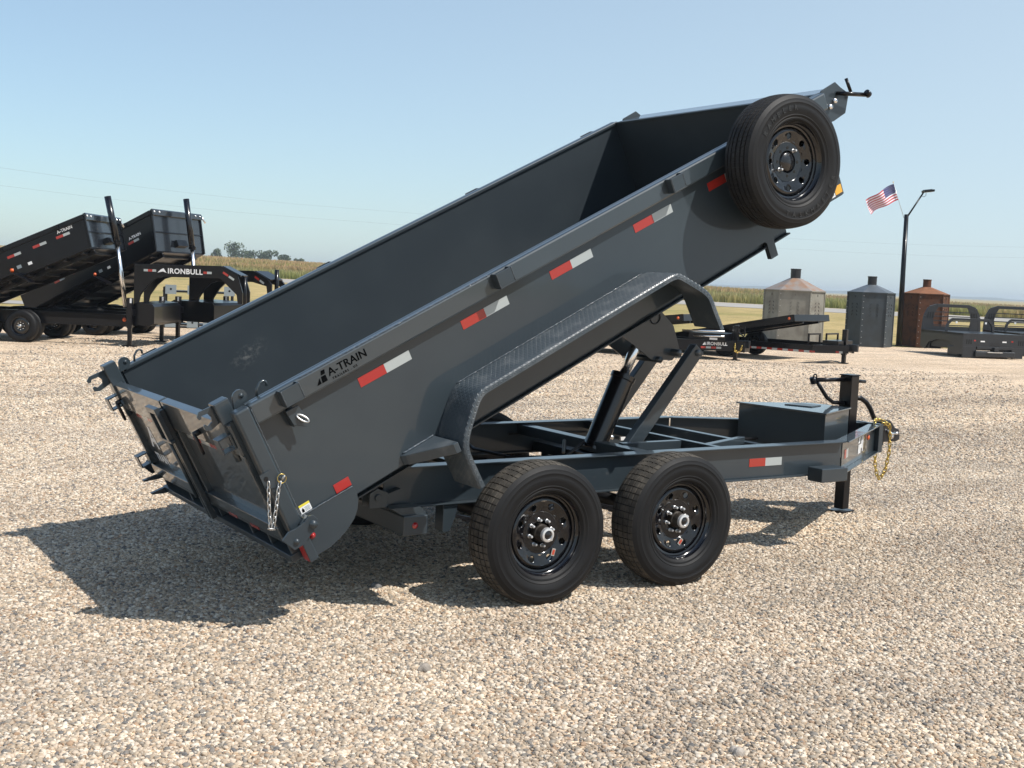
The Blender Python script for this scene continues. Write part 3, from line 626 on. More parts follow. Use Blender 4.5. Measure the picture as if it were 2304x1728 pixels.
MB().tube([(4.02, .05, .49), (3.99, .1, .42), (3.93, .12, .40), (3.8, .2, .45), (3.5, .3, .53)], .008, 8).build('wiring_cable', BLACKSAT, T, smooth=True)
# decals on the tongue beam face and the rail
bd = Vector((4.02-2.86, -.085+.752, 0)).normalized(); bn = Vector((bd.y, -bd.x, 0)); b0 = Vector((2.86, -.752, 0))+bn*.0062-bd*.02
def bq(name, m, s0, s1, z0, z1, sh=0):
    p = lambda s_, z: tuple(b0+bd*s_+Vector((0, 0, z))); return quad(name, m, T, [p(s0, z0), p(s1, z0), p(s1+sh, z1), p(s0+sh, z1)])
bq('reflector', REDC, .10, .165, .60, .665); bq('reflector', WHITE, .165, .235, .60, .665)
for (a, c, z0, z1) in ((.62, .68, .655, .70), (.62, .66, .575, .645), (.67, .72, .575, .645), (.73, .77, .61, .70), (.78, .81, .58, .70)): bq('logo', WPAINT, a, c, z0, z1, .012)
lz = MB(); lz.lathe([(0, -.012), (.014, -.010), (.022, -.004), (.024, 0)], 20); o = lz.build('marker_light', ORANGE, T, smooth=True); o.location = b0+bd*1.02+Vector((0, 0, .665)); o.rotation_euler = (0, 0, math.atan2(bd.y, bd.x))
for (m, x0, x1) in ((REDC, 1.945, 2.095), (WHITE, 2.095, 2.250)): box('reflector', m, T, x0, x1, -.7635, -.7618, .60, .655)
box('frame_stub', PAINT, T, 2.46, 2.72, -.94, -.81, .490, .585, bevel=.006)
box('frame_stub', PAINT, T, 2.56, 2.80, .81, .93, .475, .565, bevel=.006)

# ---------------------------------------------------------------- the bed (u along, y across, v up from its floor)
L, HS = 4.2312, .667
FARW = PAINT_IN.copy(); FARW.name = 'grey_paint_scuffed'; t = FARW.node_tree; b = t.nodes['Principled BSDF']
tc = t.nodes.new('ShaderNodeTexCoord'); vd = t.nodes.new('ShaderNodeVectorMath'); vd.operation = 'DISTANCE'; vd.inputs[1].default_value = (.776*.8-.37*.5, 1.036, .37*1.5); mpp = t.nodes.new('ShaderNodeVectorMath'); mpp.operation = 'MULTIPLY'; mpp.inputs[1].default_value = (1, 1, 1); rt_ = t.nodes.new('ShaderNodeMapping'); rt_.vector_type = 'POINT'; rt_.inputs['Location'].default_value = (0, 0, 0); t.links.new(tc.outputs['Object'], mpp.inputs[0]); cmb = t.nodes.new('ShaderNodeCombineXYZ'); spx = t.nodes.new('ShaderNodeSeparateXYZ'); t.links.new(mpp.outputs[0], spx.inputs[0])
def mt_(op, a, b_):
    n = t.nodes.new('ShaderNodeMath'); n.operation = op
    for i, v in enumerate((a, b_)):
        if hasattr(v, 'links'): t.links.new(v, n.inputs[i])
        else: n.inputs[i].default_value = v
    return n.outputs[0]
t.links.new(mt_('SUBTRACT', mt_('MULTIPLY', spx.outputs[0], .8), mt_('MULTIPLY', spx.outputs[2], .5)), cmb.inputs[0]); t.links.new(spx.outputs[1], cmb.inputs[1]); t.links.new(mt_('MULTIPLY', spx.outputs[2], 1.5), cmb.inputs[2]); t.links.new(cmb.outputs[0], vd.inputs[0])
mr = t.nodes.new('ShaderNodeMapRange'); mr.inputs['From Min'].default_value = .02; mr.inputs['From Max'].default_value = .13; mr.inputs['To Min'].default_value = .42; mr.inputs['To Max'].default_value = 0; t.links.new(vd.outputs['Value'], mr.inputs[0])
sn = tnoise(t, tc.outputs['Object'], 26, 5, .7); sr_ = ramp(t, sn.outputs['Fac'], [(.48, (0, 0, 0)), (.66, (1, 1, 1))])
ml = t.nodes.new('ShaderNodeMath'); ml.operation = 'MULTIPLY'; t.links.new(mr.outputs[0], ml.inputs[0]); t.links.new(sr_.outputs[0], ml.inputs[1])
src_ = b.inputs['Base Color'].links[0].from_socket; t.links.new(tmix(t, ml.outputs[0], src_, (.22, .22, .21)), b.inputs['Base Color'])
bed = bpy.data.objects.new('dump_bed', None)
mb = MB(); mb.box(0, L, -1.04, 1.04, -.012, 0)
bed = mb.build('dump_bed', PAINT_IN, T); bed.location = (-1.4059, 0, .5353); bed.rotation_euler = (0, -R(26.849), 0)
for s in (-1, 1):
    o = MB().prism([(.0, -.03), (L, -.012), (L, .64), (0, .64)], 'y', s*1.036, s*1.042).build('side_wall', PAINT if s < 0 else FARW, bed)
    if s > 0: SMUDGE = o
    box('top_rail', GLOSS, bed, .012, L+.01, *sorted((s*1.043, s*1.094)), .556, HS, bevel=.012)
    box('top_rail', GLOSS, bed, .012, L+.01, *sorted((s*1.018, s*1.0425)), .6405, HS-.001, bevel=.006)
    box('frame_rail', PAINT, bed, .25, 3.83, *sorted((s*.79, s*.86)), -.112, -.012, bevel=.004)
    box('frame_rail', PAINT, bed, .25, 3.83, *sorted((s*.74, s*.89)), -.122, -.1125, bevel=.002)
    for u0 in (.165, 1.497, 2.802, 3.95):
        if u0 > 3.9 and s < 0: continue
        pk = MB(); pk.box(u0, u0+.105, *sorted((s*1.094, s*1.145)), .578, .584); pk.box(u0, u0+.005, *sorted((s*1.094, s*1.145)), .584, .664); pk.box(u0+.1, u0+.105, *sorted((s*1.094, s*1.145)), .584, .664)
        pk.box(u0+.005, u0+.1, *sorted((s*1.140, s*1.145)), .584, .664); pk.build('stake_pocket', PAINT, bed, bevel=.0015)
    post = box('corner_post', PAINT, bed, -.074, .008, *sorted((s*1.050, s*1.124)), .0, HS+.004, bevel=.012)
    MB().prism([(-.09, -.02), (-.001, -.02), (-.001, .62), (-.09, .62)], 'y', s*1.045, s*1.049).build('post_plate', PAINT, bed)
for k in range(10):
    u0 = .35+.38*k; box('crossmember', PAINT, bed, u0, u0+.045, -.788, .788, -.085, -.0125)
# little bracket tabs below the near edge toward the front
MB().prism([(3.53, -.01), (3.70, -.01), (3.665, -.10), (3.665, -.20), (3.60, -.20), (3.60, -.09)], 'y', -.90, -.865).build('bracket_tab', PAINT, bed)
box('front_lip', PAINT, bed, 3.84, L, -1.03, 1.03, -.02, -.0125)
# bulkhead and tarp housing
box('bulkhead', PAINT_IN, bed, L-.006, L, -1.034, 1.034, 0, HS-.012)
box('bulkhead_top_bar', PAINT, bed, L-.012, L+.005, -1.03, 1.03, HS-.02, HS-.004, bevel=.003)
th = MB(); th.prism([(L+.006, .60), (L+.006, .664), (L+.245, .628), (L+.235, .57), (L+.222, .57), (L+.225, .615), (L+.02, .645), (L+.02, .60)], 'y', -1.003, .99)
th = th.build('tarp_housing', GLOSS, bed, bevel=.002)
for s in (-1, 1):
    MB().prism([(4.225, .46), (4.225, .60), (4.30, .665), (4.44, .672), (4.475, .625), (4.535, .56), (4.46, .455), (4.34, .445)], 'y', s*1.008, s*1.016).build('housing_end_plate', PAINT, bed, bevel=.001)
MB().tube([(4.36, -.95, .575), (4.36, .95, .575)], .045, 20).build('tarp_roller', BLACKSAT, th, smooth=True)
MB().tube([(4.43, -1.02, .60), (4.43, -1.07, .592), (4.60, -1.09, .52)], .014, 12).build('tarp_crank', BLACK, bed, smooth=True)
MB().tube([(4.60, -1.10, .535), (4.62, -1.10, .510)], .022, 14).build('crank_knob', BLACK, bed, smooth=True)
MB().tube([(4.53, -1.04, .57), (4.54, -1.02, .66)], .011, 10).build('tarp_crank', BLACK, bed, smooth=True)
for (u0, v0) in ((4.33, .545), (4.385, .565)): MB().tube([(u0, -1.016, v0), (u0, -1.035, v0)], .016, 12).build('bolt', CHROME, bed, smooth=True)
box('reflector', AMBER, bed, 4.155, 4.222, -1.0445, -1.0425, .005, .06)
box('warning_sticker', WPAINT, bed, 4.06, 4.15, -1.0445, -1.0425, .0, .09)
box('sticker_print', GREYB, bed, 4.07, 4.14, -1.0455, -1.0446, .01, .065)
# reflectors along the near side
for (u0, u1, m) in ((.593, .754, RED), (.754, .913, WHITE), (1.253, 1.412, REDC), (1.412, 1.572, WHITE), (1.879, 2.033, REDC), (2.033, 2.190, WHITE), (2.522, 2.676, REDC), (2.676, 2.832, WHITE), (3.141, 3.294, REDC), (3.294, 3.45, WHITE)):
    box('reflector', m, bed, u0, u1-.0005, -1.0440, -1.0425, .453, .504)
box('reflector', RED, bed, .246, .338, -1.0455, -1.0425, .028, .078, bevel=.004)
box('warning_sticker', WPAINT, bed, .040, .101, -1.0440, -1.0425, .030, .064)
box('warning_sticker', YEL, bed, .040, .101, -1.0440, -1.0425, .0645, .076)
quad('sticker_print', DARKP, bed, [(.047, -1.0445, .036), (.060, -1.0445, .034), (.062, -1.0445, .046), (.056, -1.0445, .058), (.048, -1.0445, .050)])
for k in range(4): quad('sticker_print', GREYB, bed, [(.066, -1.0445, .036+.006*k), (.095, -1.0445, .036+.006*k), (.095, -1.0445, .039+.006*k), (.066, -1.0445, .039+.006*k)])
# lettering on the top rail
XD, YD = (1, 0, 0), (0, 0, 1)
for P in ([(.367, .586), (.392, .586), (.392, .616)], [(.397, .586), (.428, .586), (.428, .618), (.402, .618)], [(.404, .624), (.428, .624), (.434, .645), (.413, .645)]):
    quad('emblem', DARKP, bed, [(u, -1.0955, v) for u, v in P])
text('lettering', 'A-TRAIN', .058, (.443, -1.0955, .600), XD, YD, DARKP, bed, offset=.0005, space=1.02)
text('lettering', 'A-TRAIN', .058, (.4448, -1.0957, .6005), XD, YD, DARKP, bed, space=1.02)
text('lettering', 'TRAILERS . US', .016, (.455, -1.0955, .577), XD, YD, DARKP, bed, offset=.0005, space=1.5)
# cheek plate, latch, leg at the rear corner
for s in (-1, 1):
    arc = [(.338, .022), (.343, -.02), (.334, -.06), (.310, -.10), (.275, -.135), (.22, -.165), (.16, -.186), (.10, -.198), (.0, -.198), (-.0, .028)]
    MB().prism(arc, 'y', s*1.0425, s*1.052).build('cheek_plate', PAINT, bed, bevel=.0015)
    MB().prism([(-.136, .012), (-.09, .034), (-.052, .030), (.0, .035), (.030, .052), (.055, .045), (.068, .012), (.056, -.028), (.0, -.040), (-.040, -.064), (-.10, -.064)], 'y', s*1.15, s*1.162).build('tailgate_latch', PAINT, bed, bevel=.002)
    MB().prism([(-.02, -.03), (.03, -.045), (.07, -.02), (.05, .03), (.01, .05), (-.02, .03)], 'y', s*1.052, s*1.148).build('latch_boss', PAINT, bed, bevel=.004)
    MB().tube([(.036, s*1.05, .004), (.036, s*1.178, .004)], .019, 20).build('latch_pin', PAINT, bed, smooth=True)
    MB().tube([(-.074, s*1.05, -.030), (-.074, s*1.170, -.030)], .014, 16).build('latch_bolt', PAINT, bed, smooth=True)
    box('leg', PAINT, bed, -.047, .0, *sorted((s*1.054, s*1.135)), -.178, -.03, bevel=.004)
    box('reflector', RED, bed, -.0495, -.0475, *sorted((s*1.06, s*1.13)), -.172, -.06)
bulb('marker_light', REDL, bed, (.040, -1.0545, -.092), (0, 0, 0), .014)
WELDHI = mat('weld_highlight', (.06, .075, .09), .3, 0, 1, .05, .6)  # beads paler than the paint: bright edge highlights put into their colour
def weld_glint(a, b_, r_=.0032, parent=None, sd=1):
    rnd = random.Random(sd); a, b_ = Vector(a), Vector(b_); n = max(4, int((b_-a).length/.008)); P = []; rs = []
    for i in range(n+1): P.append(a+(b_-a)*i/n+Vector((rnd.gauss(0, .0006), rnd.gauss(0, .0006), rnd.gauss(0, .0006)))); rs.append(r_*rnd.uniform(.75, 1.25))
    MB().tube(P, rs, 6).build('weld_highlight', WELDHI, parent or bed, smooth=True)
weld_glint((.0, -1.0525, .029), (.335, -1.0525, .023), sd=2); weld_glint((.010, -1.1235, .03), (.010, -1.1235, .65), .0022, sd=3)
weld_glint((.30, -1.0945, .668), (1.48, -1.0945, .668), .0020, sd=4); weld_glint((.70, -1.044, .5545), (1.1, -1.044, .5545), .003, sd=5); weld_glint((1.55, -1.044, .5545), (2.0, -1.044, .5545), .003, sd=6); weld_glint((2.45, -1.044, .5545), (2.75, -1.044, .5545), .003, sd=7)
weld_glint((.66, -1.045, .03), (.86, -1.045, .03), .005, sd=8); weld_glint((1.10, -1.045, .2145), (2.47, -1.045, .2185), .0025, sd=9)
for vv in (.12, .38): weld_glint((.0, -1.0495, vv), (.0, -1.0495, vv+.1), .004, sd=int(vv*100))
for uu in (.17, .27, 1.50, 1.60, 2.81, 2.90): weld_glint((uu, -1.1455, .584), (uu, -1.1455, .662), .0016, sd=int(uu*100))
for k in range(6): weld_glint((.5+.7*k, 1.034, .006), (.75+.7*k, 1.034, .006), .004, sd=40+k)
weld_glint((.03, .992, .614), (.03, -.95, .614), .003, sd=60) if False else None
# d-ring on the side
mb = MB(); mb.prism([(.165, .55), (.235, .55), (.245, .50), (.235, .43), (.175, .47)], 'y', -1.10, -1.09); mb.box(.175, .19, -1.09, -1.0425, .46, .55); mb.build('tie_down_plate', PAINT, bed, bevel=.002)
MB().loop((.225, -1.115, .485), (.5, -.4, -.75), (.6, 0, .4), .033, .016, .0055, 16, 8).build('tie_down_ring', STEEL, bed, smooth=True)
# chain hanging at the post: bed-local coordinates of world points
BM = Matrix.Translation((-1.4059, 0, .5353)) @ Matrix.Rotation(-R(26.849), 4, 'Y'); BI = BM.inverted()
wl = lambda x, y, z: BI @ Vector((x, y, z))
chain('tailgate_chain', [wl(-1.602, -1.14, .772), wl(-1.598, -1.145, .66), wl(-1.590, -1.15, .545), wl(-1.583, -1.15, .530), wl(-1.574, -1.15, .56), wl(-1.562, -1.15, .66), wl(-1.550, -1.145, .755), wl(-1.538, -1.14, .785)], STEEL, bed, .026, .0030, .0080)
MB().loop(wl(-1.535, -1.140, .785), (1, 0, 0), (0, .1, 1), .022, .022, .0022, 20, 5).build('pin_ring', GOLD, bed, smooth=True)
MB().tube([wl(-1.535, -1.12, .765), wl(-1.525, -1.15, .80)], .006, 8).build('lock_pin', STEEL, bed, smooth=True)
MB().prism([(-.092, .345), (-.035, .345), (-.035, .25), (-.092, .27)], 'y', -1.130, -1.124).build('chain_plate', PAINT, bed)
MB().tube([(-.070, -1.1305, .316), (-.070, -1.1325, .316)], .011, 16).build('chain_hole', HOLE, bed)
# rear doors
for (y0, y1) in ((-1.043, .018), (.042, 1.043)):
    mb = MB(); mb.box(-.104, -.054, y0, y1, .440, .612); mb.box(-.100, -.054, y0, y0+.05, .035, .44); mb.box(-.100, -.054, y1-.05, y1, .035, .44); mb.box(-.102, -.054, y0, y1, -.035, .035)
    d = mb.build('tailgate_door', GLOSS, bed, bevel=.005)
    MB().box(-.066, -.060, y0+.05, y1-.05, .035, .44).build('door_panel', GLOSS, bed)
for (y0, y1) in ((.9, 1.0), (.75, .9), (.60, .75)): pass
rz = [(.92, .80, REDC), (.80, .69, WHITE), (.69, .57, REDC), (-.055, -.155, WHITE), (-.155, -.28, REDC), (-.28, -.42, WHITE), (-.42, -.64, REDC)]
for (a, c, m) in rz: quad('reflector', m, bed, [(-.0672, a, .375), (-.0672, c, .375), (-.0672, c, .425), (-.0672, a, .425)])
# white lettering on the far door
text('lettering', 'A', .21, (-.0675, .90, .17), (0, -1, 0), (0, 0, 1), WPAINT, bed, offset=.006, shear=.3)
text('lettering', 'TRAIN', .080, (-.0675, .93, .065), (0, -1, 0), (0, 0, 1), WPAINT, bed, offset=.004)
box('hinge_post', PAINT, bed, -.135, -.105, -.005, .028, -.13, .57, bevel=.004)
box('hinge_post', PAINT, bed, -.135, -.105, .040, .072, -.13, .57, bevel=.004)
mb = MB(); mb.box(-.165, -.137, -.04, .13, .565, .600); mb.box(-.165, -.137, -.04, .0, .40, .565); mb.box(-.165, -.137, .09, .13, .40, .565); mb.box(-.165, -.137, -.06, .15, .385, .402); mb.build('door_lever', PAINT, bed, bevel=.003)
MB().tube([(-.15, .03, .40), (-.15, .03, .02)], .010, 10).build('lock_rod', PAINT, bed, smooth=True)
for y in (.95, -.50):
    MB().loop((-.135, y, .445), (0, 0, 1), (.25, 1, 0), .058, .026, .009, 16, 8).build('tie_loop', BLACKSAT, bed, smooth=True)
    MB().tube([(-.10, y, .50), (-.14, y, .50)], .016, 12).build('loop_eye', BLACKSAT, bed, smooth=True)
def hollow(name, u0, u1, y0, y1, v0, v1, t=.007):
    mb = MB(); mb.box(u0, u1, y0, y1, v0, v0+t); mb.box(u0, u1, y0, y1, v1-t, v1); mb.box(u0, u0+t, y0, y1, v0+t, v1-t); mb.box(u1-t, u1, y0, y1, v0+t, v1-t); return mb.build(name, PAINT, bed, bevel=.0012)
for s in (-1, 1):
    for v0 in ((.485,) if s < 0 else (.465, .055)): hollow('hinge_socket', -.175, -.105, *sorted((s*.955, s*1.03)), v0, v0+.08)
    MB().tube([(-.095, s*.94, .40), (-.095, s*.94, .51)], .02, 14).build('hinge_barrel', PAINT, bed, smooth=True)
    v0 = .50 if s < 0 else .52
    hk = MB(); hk.box(-.115, -.035, *sorted((s*.93, s*1.012)), v0, v0+.225); hk = hk.build('latch_housing', PAINT, bed, bevel=.006)
    vc = v0+(.17 if s < 0 else .15)
    pts = [(-.115, .07), (-.23, .075), (-.262, .045), (-.255, .02), (-.235, .02), (-.225, .04), (-.17, .035), (-.155, .0), (-.165, -.035), (-.21, -.05), (-.225, -.03), (-.245, -.035), (-.245, -.07), (-.205, -.09), (-.115, -.07)]
    MB().prism([(-.115+(u+.115)*(.58 if s < 0 else .80), v*.66+vc) for u, v in pts], 'y', s*.965, s*.977).build('hook_plate', PAINT, bed, bevel=.001)
    MB().prism([(-.03, .655)]+[(.022+.038*math.cos(q), .695+.038*math.sin(q)) for q in [2.6, 2.1, 1.57, 1.1, .6, 0, -.6, -1.1]]+[(.0, .655)], 'y', s*.985, s*1.0).build('latch_ear', PAINT, bed, bevel=.001)
    MB().tube([(.03, s*.98, .70), (.03, s*1.005, .70)], .012, 12).build('bolt', PAINT, bed, smooth=True)
    P = [(.09, s*1.03, .668), (.105, s*1.03, .70), (.13, s*1.03, .72), (.15, s*1.03, .722), (.16, s*1.03, .71), (.155, s*1.03, .69)]
    MB().tube(P, .007, 8).build('tarp_hook', PAINT, bed, smooth=True)
# apron with ramp slots under the doors
mb = MB(); mb.box(-.09, -.005, -1.035, 1.035, -.070, -.038); mb.box(-.10, -.04, -1.035, 1.035, -.172, -.132)
for y in (-1.02, -.76, -.50, -.02, .48, .97): mb.box(-.085, -.02, y-.012, y+.012, -.132, -.070)
mb.build('rear_apron', PAINT, bed, bevel=.003)
box('apron_sheet', PAINT, bed, -.012, -.006, -1.03, .45, -.132, -.070)
MB().prism([(-.10, -.172), (-.19, -.135), (-.19, -.125), (-.10, -.132)], 'y', .985, 1.02).build('apron_hook', PAINT, bed)
MB().prism([(-.09, -.070), (-.20, -.035), (-.20, -.025), (-.09, -.04)], 'y', .985, 1.02).build('apron_hook', PAINT, bed)
for y in (-.62, -.30): box('tail_light', REDL, bed, -.0925, -.0905, y-.06, y+.06, -.068, -.045)
# lift bracket plates under the bed
for y in (-.17, .15):
    MB().prism([(2.70, -.02), (2.70, -.20), (2.80, -.40), (2.97, -.675), (3.135, -.765), (3.225, -.735), (3.240, -.55), (3.16, -.36), (3.14, -.02)], 'y', y, y+.012).build('lift_bracket', PAINT, bed, bevel=.001)
MB().tube([(3.02, -.20, -.70), (3.02, .20, -.70)], .022, 14).build('pivot_shaft', PAINT, bed, smooth=True)
MB().tube([(3.16, -.24, -.715), (3.16, .24, -.715)], .025, 14).build('pivot_shaft', PAINT, bed, smooth=True)
MB().loop((3.11, -.176, -.42), (.8, 0, .6), (-.6, 0, .8), .045, .045, .004, 16, 5).build('hose_ring', BLACKSAT, bed, smooth=True)

# fenders
def fender(s):
    raw = [(.872, -.262), (.868, -.17), (.864, -.06), (.874, -.008), (.905, .045), (.985, .130), (1.035, .180), (1.088, .211), (2.485, .215), (2.540, .200), (2.680, .040), (2.715, -.02), (2.722, -.14), (2.730, -.245)]
    P = [Vector(raw[0])]
    for i in range(1, len(raw)-1):
        a, b_, c = Vector(raw[i-1]), Vector(raw[i]), Vector(raw[i+1]); da = min(.03, (a-b_).length*.4); dc = min(.03, (c-b_).length*.4)
        p = b_+(a-b_).normalized()*da; q = b_+(c-b_).normalized()*dc; P += [p, p*.25+b_*.5+q*.25, q]
    P.append(Vector(raw[-1])); n = len(P); N_ = []
    for i in range(n):
        d = (P[min(i+1, n-1)]-P[max(i-1, 0)]).normalized(); N_.append(Vector((-d.y, d.x)))
    sec = [(1.043, 0), (1.285, 0), (1.295, -.0035), (1.300, -.011), (1.301, -.034), (1.294, -.034), (1.290, -.012), (1.043, -.006)]
    vs = []; k = len(sec)
    for p, nn in zip(P, N_):
        for (y, o_) in sec: q = p+nn*o_; vs.append((q.x, s*y, q.y))
    fs = [(i*k+j, i*k+(j+1) % k, (i+1)*k+(j+1) % k, (i+1)*k+j) for i in range(n-1) for j in range(k)] + [tuple(range(k)), tuple(range((n-1)*k, n*k))]
    fo = MB().add(vs, fs).build('fender', PLATE, bed); smooth_by_angle(fo, 30)
    # raised diamonds
    cum = [0]
    for a, b_ in zip(P[:-1], P[1:]): cum.append(cum[-1]+(b_-a).length)
    def at(t):
        i = max(0, min(n-2, next((i for i in range(n-1) if cum[i+1] >= t), n-2))); q = (t-cum[i])/(cum[i+1]-cum[i]); d = (P[i+1]-P[i]).normalized()
        return P[i]+(P[i+1]-P[i])*q, d, Vector((-d.y, d.x))
    mb = MB(); st = .0255; t = st; row = 0
    while t < cum[-1]-st:
        p, d, nn = at(t)
        for j in range(11):
            y = 1.062+j*.0215; sg = 1 if (row+j) % 2 else -1
            c = Vector((p.x, s*y, p.y)); dd = Vector((d.x, 0, d.y)); cc = Vector((0, 1, 0)); up = Vector((nn.x, 0, nn.y))
            if j == 10: up = (up+cc*s).normalized(); c = Vector((p.x, s*1.2955, p.y))-Vector((nn.x, 0, nn.y))*.0042; cc = up.cross(dd)*-1
            a1 = (dd*.7+cc*.7*sg); a2 = (dd*.7-cc*.7*sg); l_, w_ = .0115, .0036; h = .0013
            mb.add([c+a1*l_, c+a2*w_, c-a1*l_, c-a2*w_, c+a1*l_*.35+up*h, c-a1*l_*.35+up*h], [(0, 1, 4), (1, 2, 5, 4), (2, 3, 5), (3, 0, 4, 5)])
        if row % 1 == 0:
            c = Vector((p.x, s*1.3015, p.y))-Vector((nn.x, 0, nn.y))*.022; up = Vector((0, s, 0)); dd = Vector((d.x, 0, d.y)); cc = Vector((nn.x, 0, nn.y)); sg = 1 if row % 2 else -1
            a1 = (dd*.7+cc*.7*sg); a2 = (dd*.7-cc*.7*sg)
            mb.add([c+a1*l_, c+a2*w_, c-a1*l_, c-a2*w_, c+a1*l_*.35+up*h, c-a1*l_*.35+up*h], [(0, 1, 4), (1, 2, 5, 4), (2, 3, 5), (3, 0, 4, 5)])
        t += st*.62; row += 1
    mb.build('diamond_tread', PLATE, bed, kind='stuff')
    MB().prism([(.862, s*1.044), (.640, s*1.044), (.655, s*1.075), (.835, s*1.285), (.862, s*1.29)], 'z', -.030, .026).build('fender_gusset', PLATE, bed, bevel=.003)
fender(-1); fender(1)

# spare wheel on the front corner
sp = make_wheel(bed, (3.585, -1.25, .45), 0, tread=TRM2, hub=False)
box('spare_mount', BLACKSAT, bed, 3.47, 3.70, -1.22, -1.043, .40, .50, bevel=.004)
MB().lathe([(0, -.012), (.052, -.012), (.056, -.006), (.06, 0)], 24).build('spare_hub_plate', CYL, sp, smooth=True).location = (0, -.024, 0)
for a in (.55, 3.35): child('lug_nut', LUGM, sp, (.082*math.cos(a), -.030, .082*math.sin(a)))
for k in range(8):
    a = 2*math.pi*(k+.5)/8; o = MB().tube([(.0826*math.cos(a), -.0302, .0826*math.sin(a)), (.0826*math.cos(a), -.0308, .0826*math.sin(a))], .010, 12).build('lug_hole', HOLE, sp)
LETT = mat('raised_rubber', (.020, .020, .020), .5)
def arc_text(s_, rad, a0, a1, size, flipd=False):
    n = len(s_); vs = []; fs = []
    for i, ch in enumerate(s_):
        if ch == ' ': continue
        me = text_mesh(ch, size, offset=.001, extrude=.0008, align='CENTER'); a = a0+(a1-a0)*i/(n-1)
        o_ = len(vs)
        for v in me.vertices:
            x, y = v.co.x, v.co.y
            if flipd: px = -(x); 
            # radial/tangential axes seen from -y: angle a measured counter-clockwise seen from outside (x right, z up)
            rd = Vector((math.cos(a), 0, math.sin(a))); tg = Vector((math.sin(a), 0, -math.cos(a)))
            if flipd: p = rd*(rad-y)-tg*x
            else: p = rd*(rad+y)+tg*x
            yy = -.1186-v.co.z-.0003-.0006; vs.append(p+Vector((0, yy, 0)))
        fs += [tuple(q+o_ for q in f.vertices) for f in me.polygons]; bpy.data.meshes.remove(me)
    MB().add(vs, fs).build('raised_lettering', LETT, sp, kind='stuff')
arc_text('RAMBLER', .300, R(128), R(72), .040)
arc_text('TASKMASTER', .330, R(-128), R(-40), .040, True)
# ---------------------------------------------------------------- background equipment
def mwheel(parent, loc, r=.345, wd=.20, m=None):
    mb = MB(); k = r/.345
    mb.lathe([(.19*k, -wd/2+.01), (.22*k, -wd/2), (.27*k, -wd/2-.012), (.315*k, -wd/2-.004), (.338*k, -wd/2+.02), (.345*k, -wd/2+.04), (.345*k, wd/2-.04), (.338*k, wd/2-.02), (.315*k, wd/2+.004), (.27*k, wd/2+.012), (.19*k, wd/2-.01)], 40)
    o = mb.build('wheel', RUB, parent, smooth=True); o.location = loc; smooth_by_angle(o, 40)
    rb = MB().lathe([(.19*k, -wd/2+.012), (.198*k, -wd/2-.004), (.185*k, -wd/2+.005), (.175*k, -wd/2+.05), (.12*k, -wd/2+.035), (.08*k, -wd/2+.05), (0, -wd/2+.05)], 32).build('rim', RIMB, o, smooth=True); smooth_by_angle(rb, 40)
    MB().lathe([(0, -wd/2-.04), (.032, -wd/2-.04), (.04, -wd/2-.03), (.042, -wd/2+.05)], 16).build('hub', STEEL, o, smooth=True)
    lg = MB()
    for q in range(8): a = 2*math.pi*q/8; lg.tube([(.075*math.cos(a), -wd/2+.055, .075*math.sin(a)), (.075*math.cos(a), -wd/2+.025, .075*math.sin(a))], .010, 6)
    lg.build('lug_nuts', CHROME, o, kind='stuff'); return o
PANELM = mat('black_gloss_panel', (.009, .011, .015), .25, 0, .6, .05, .5)
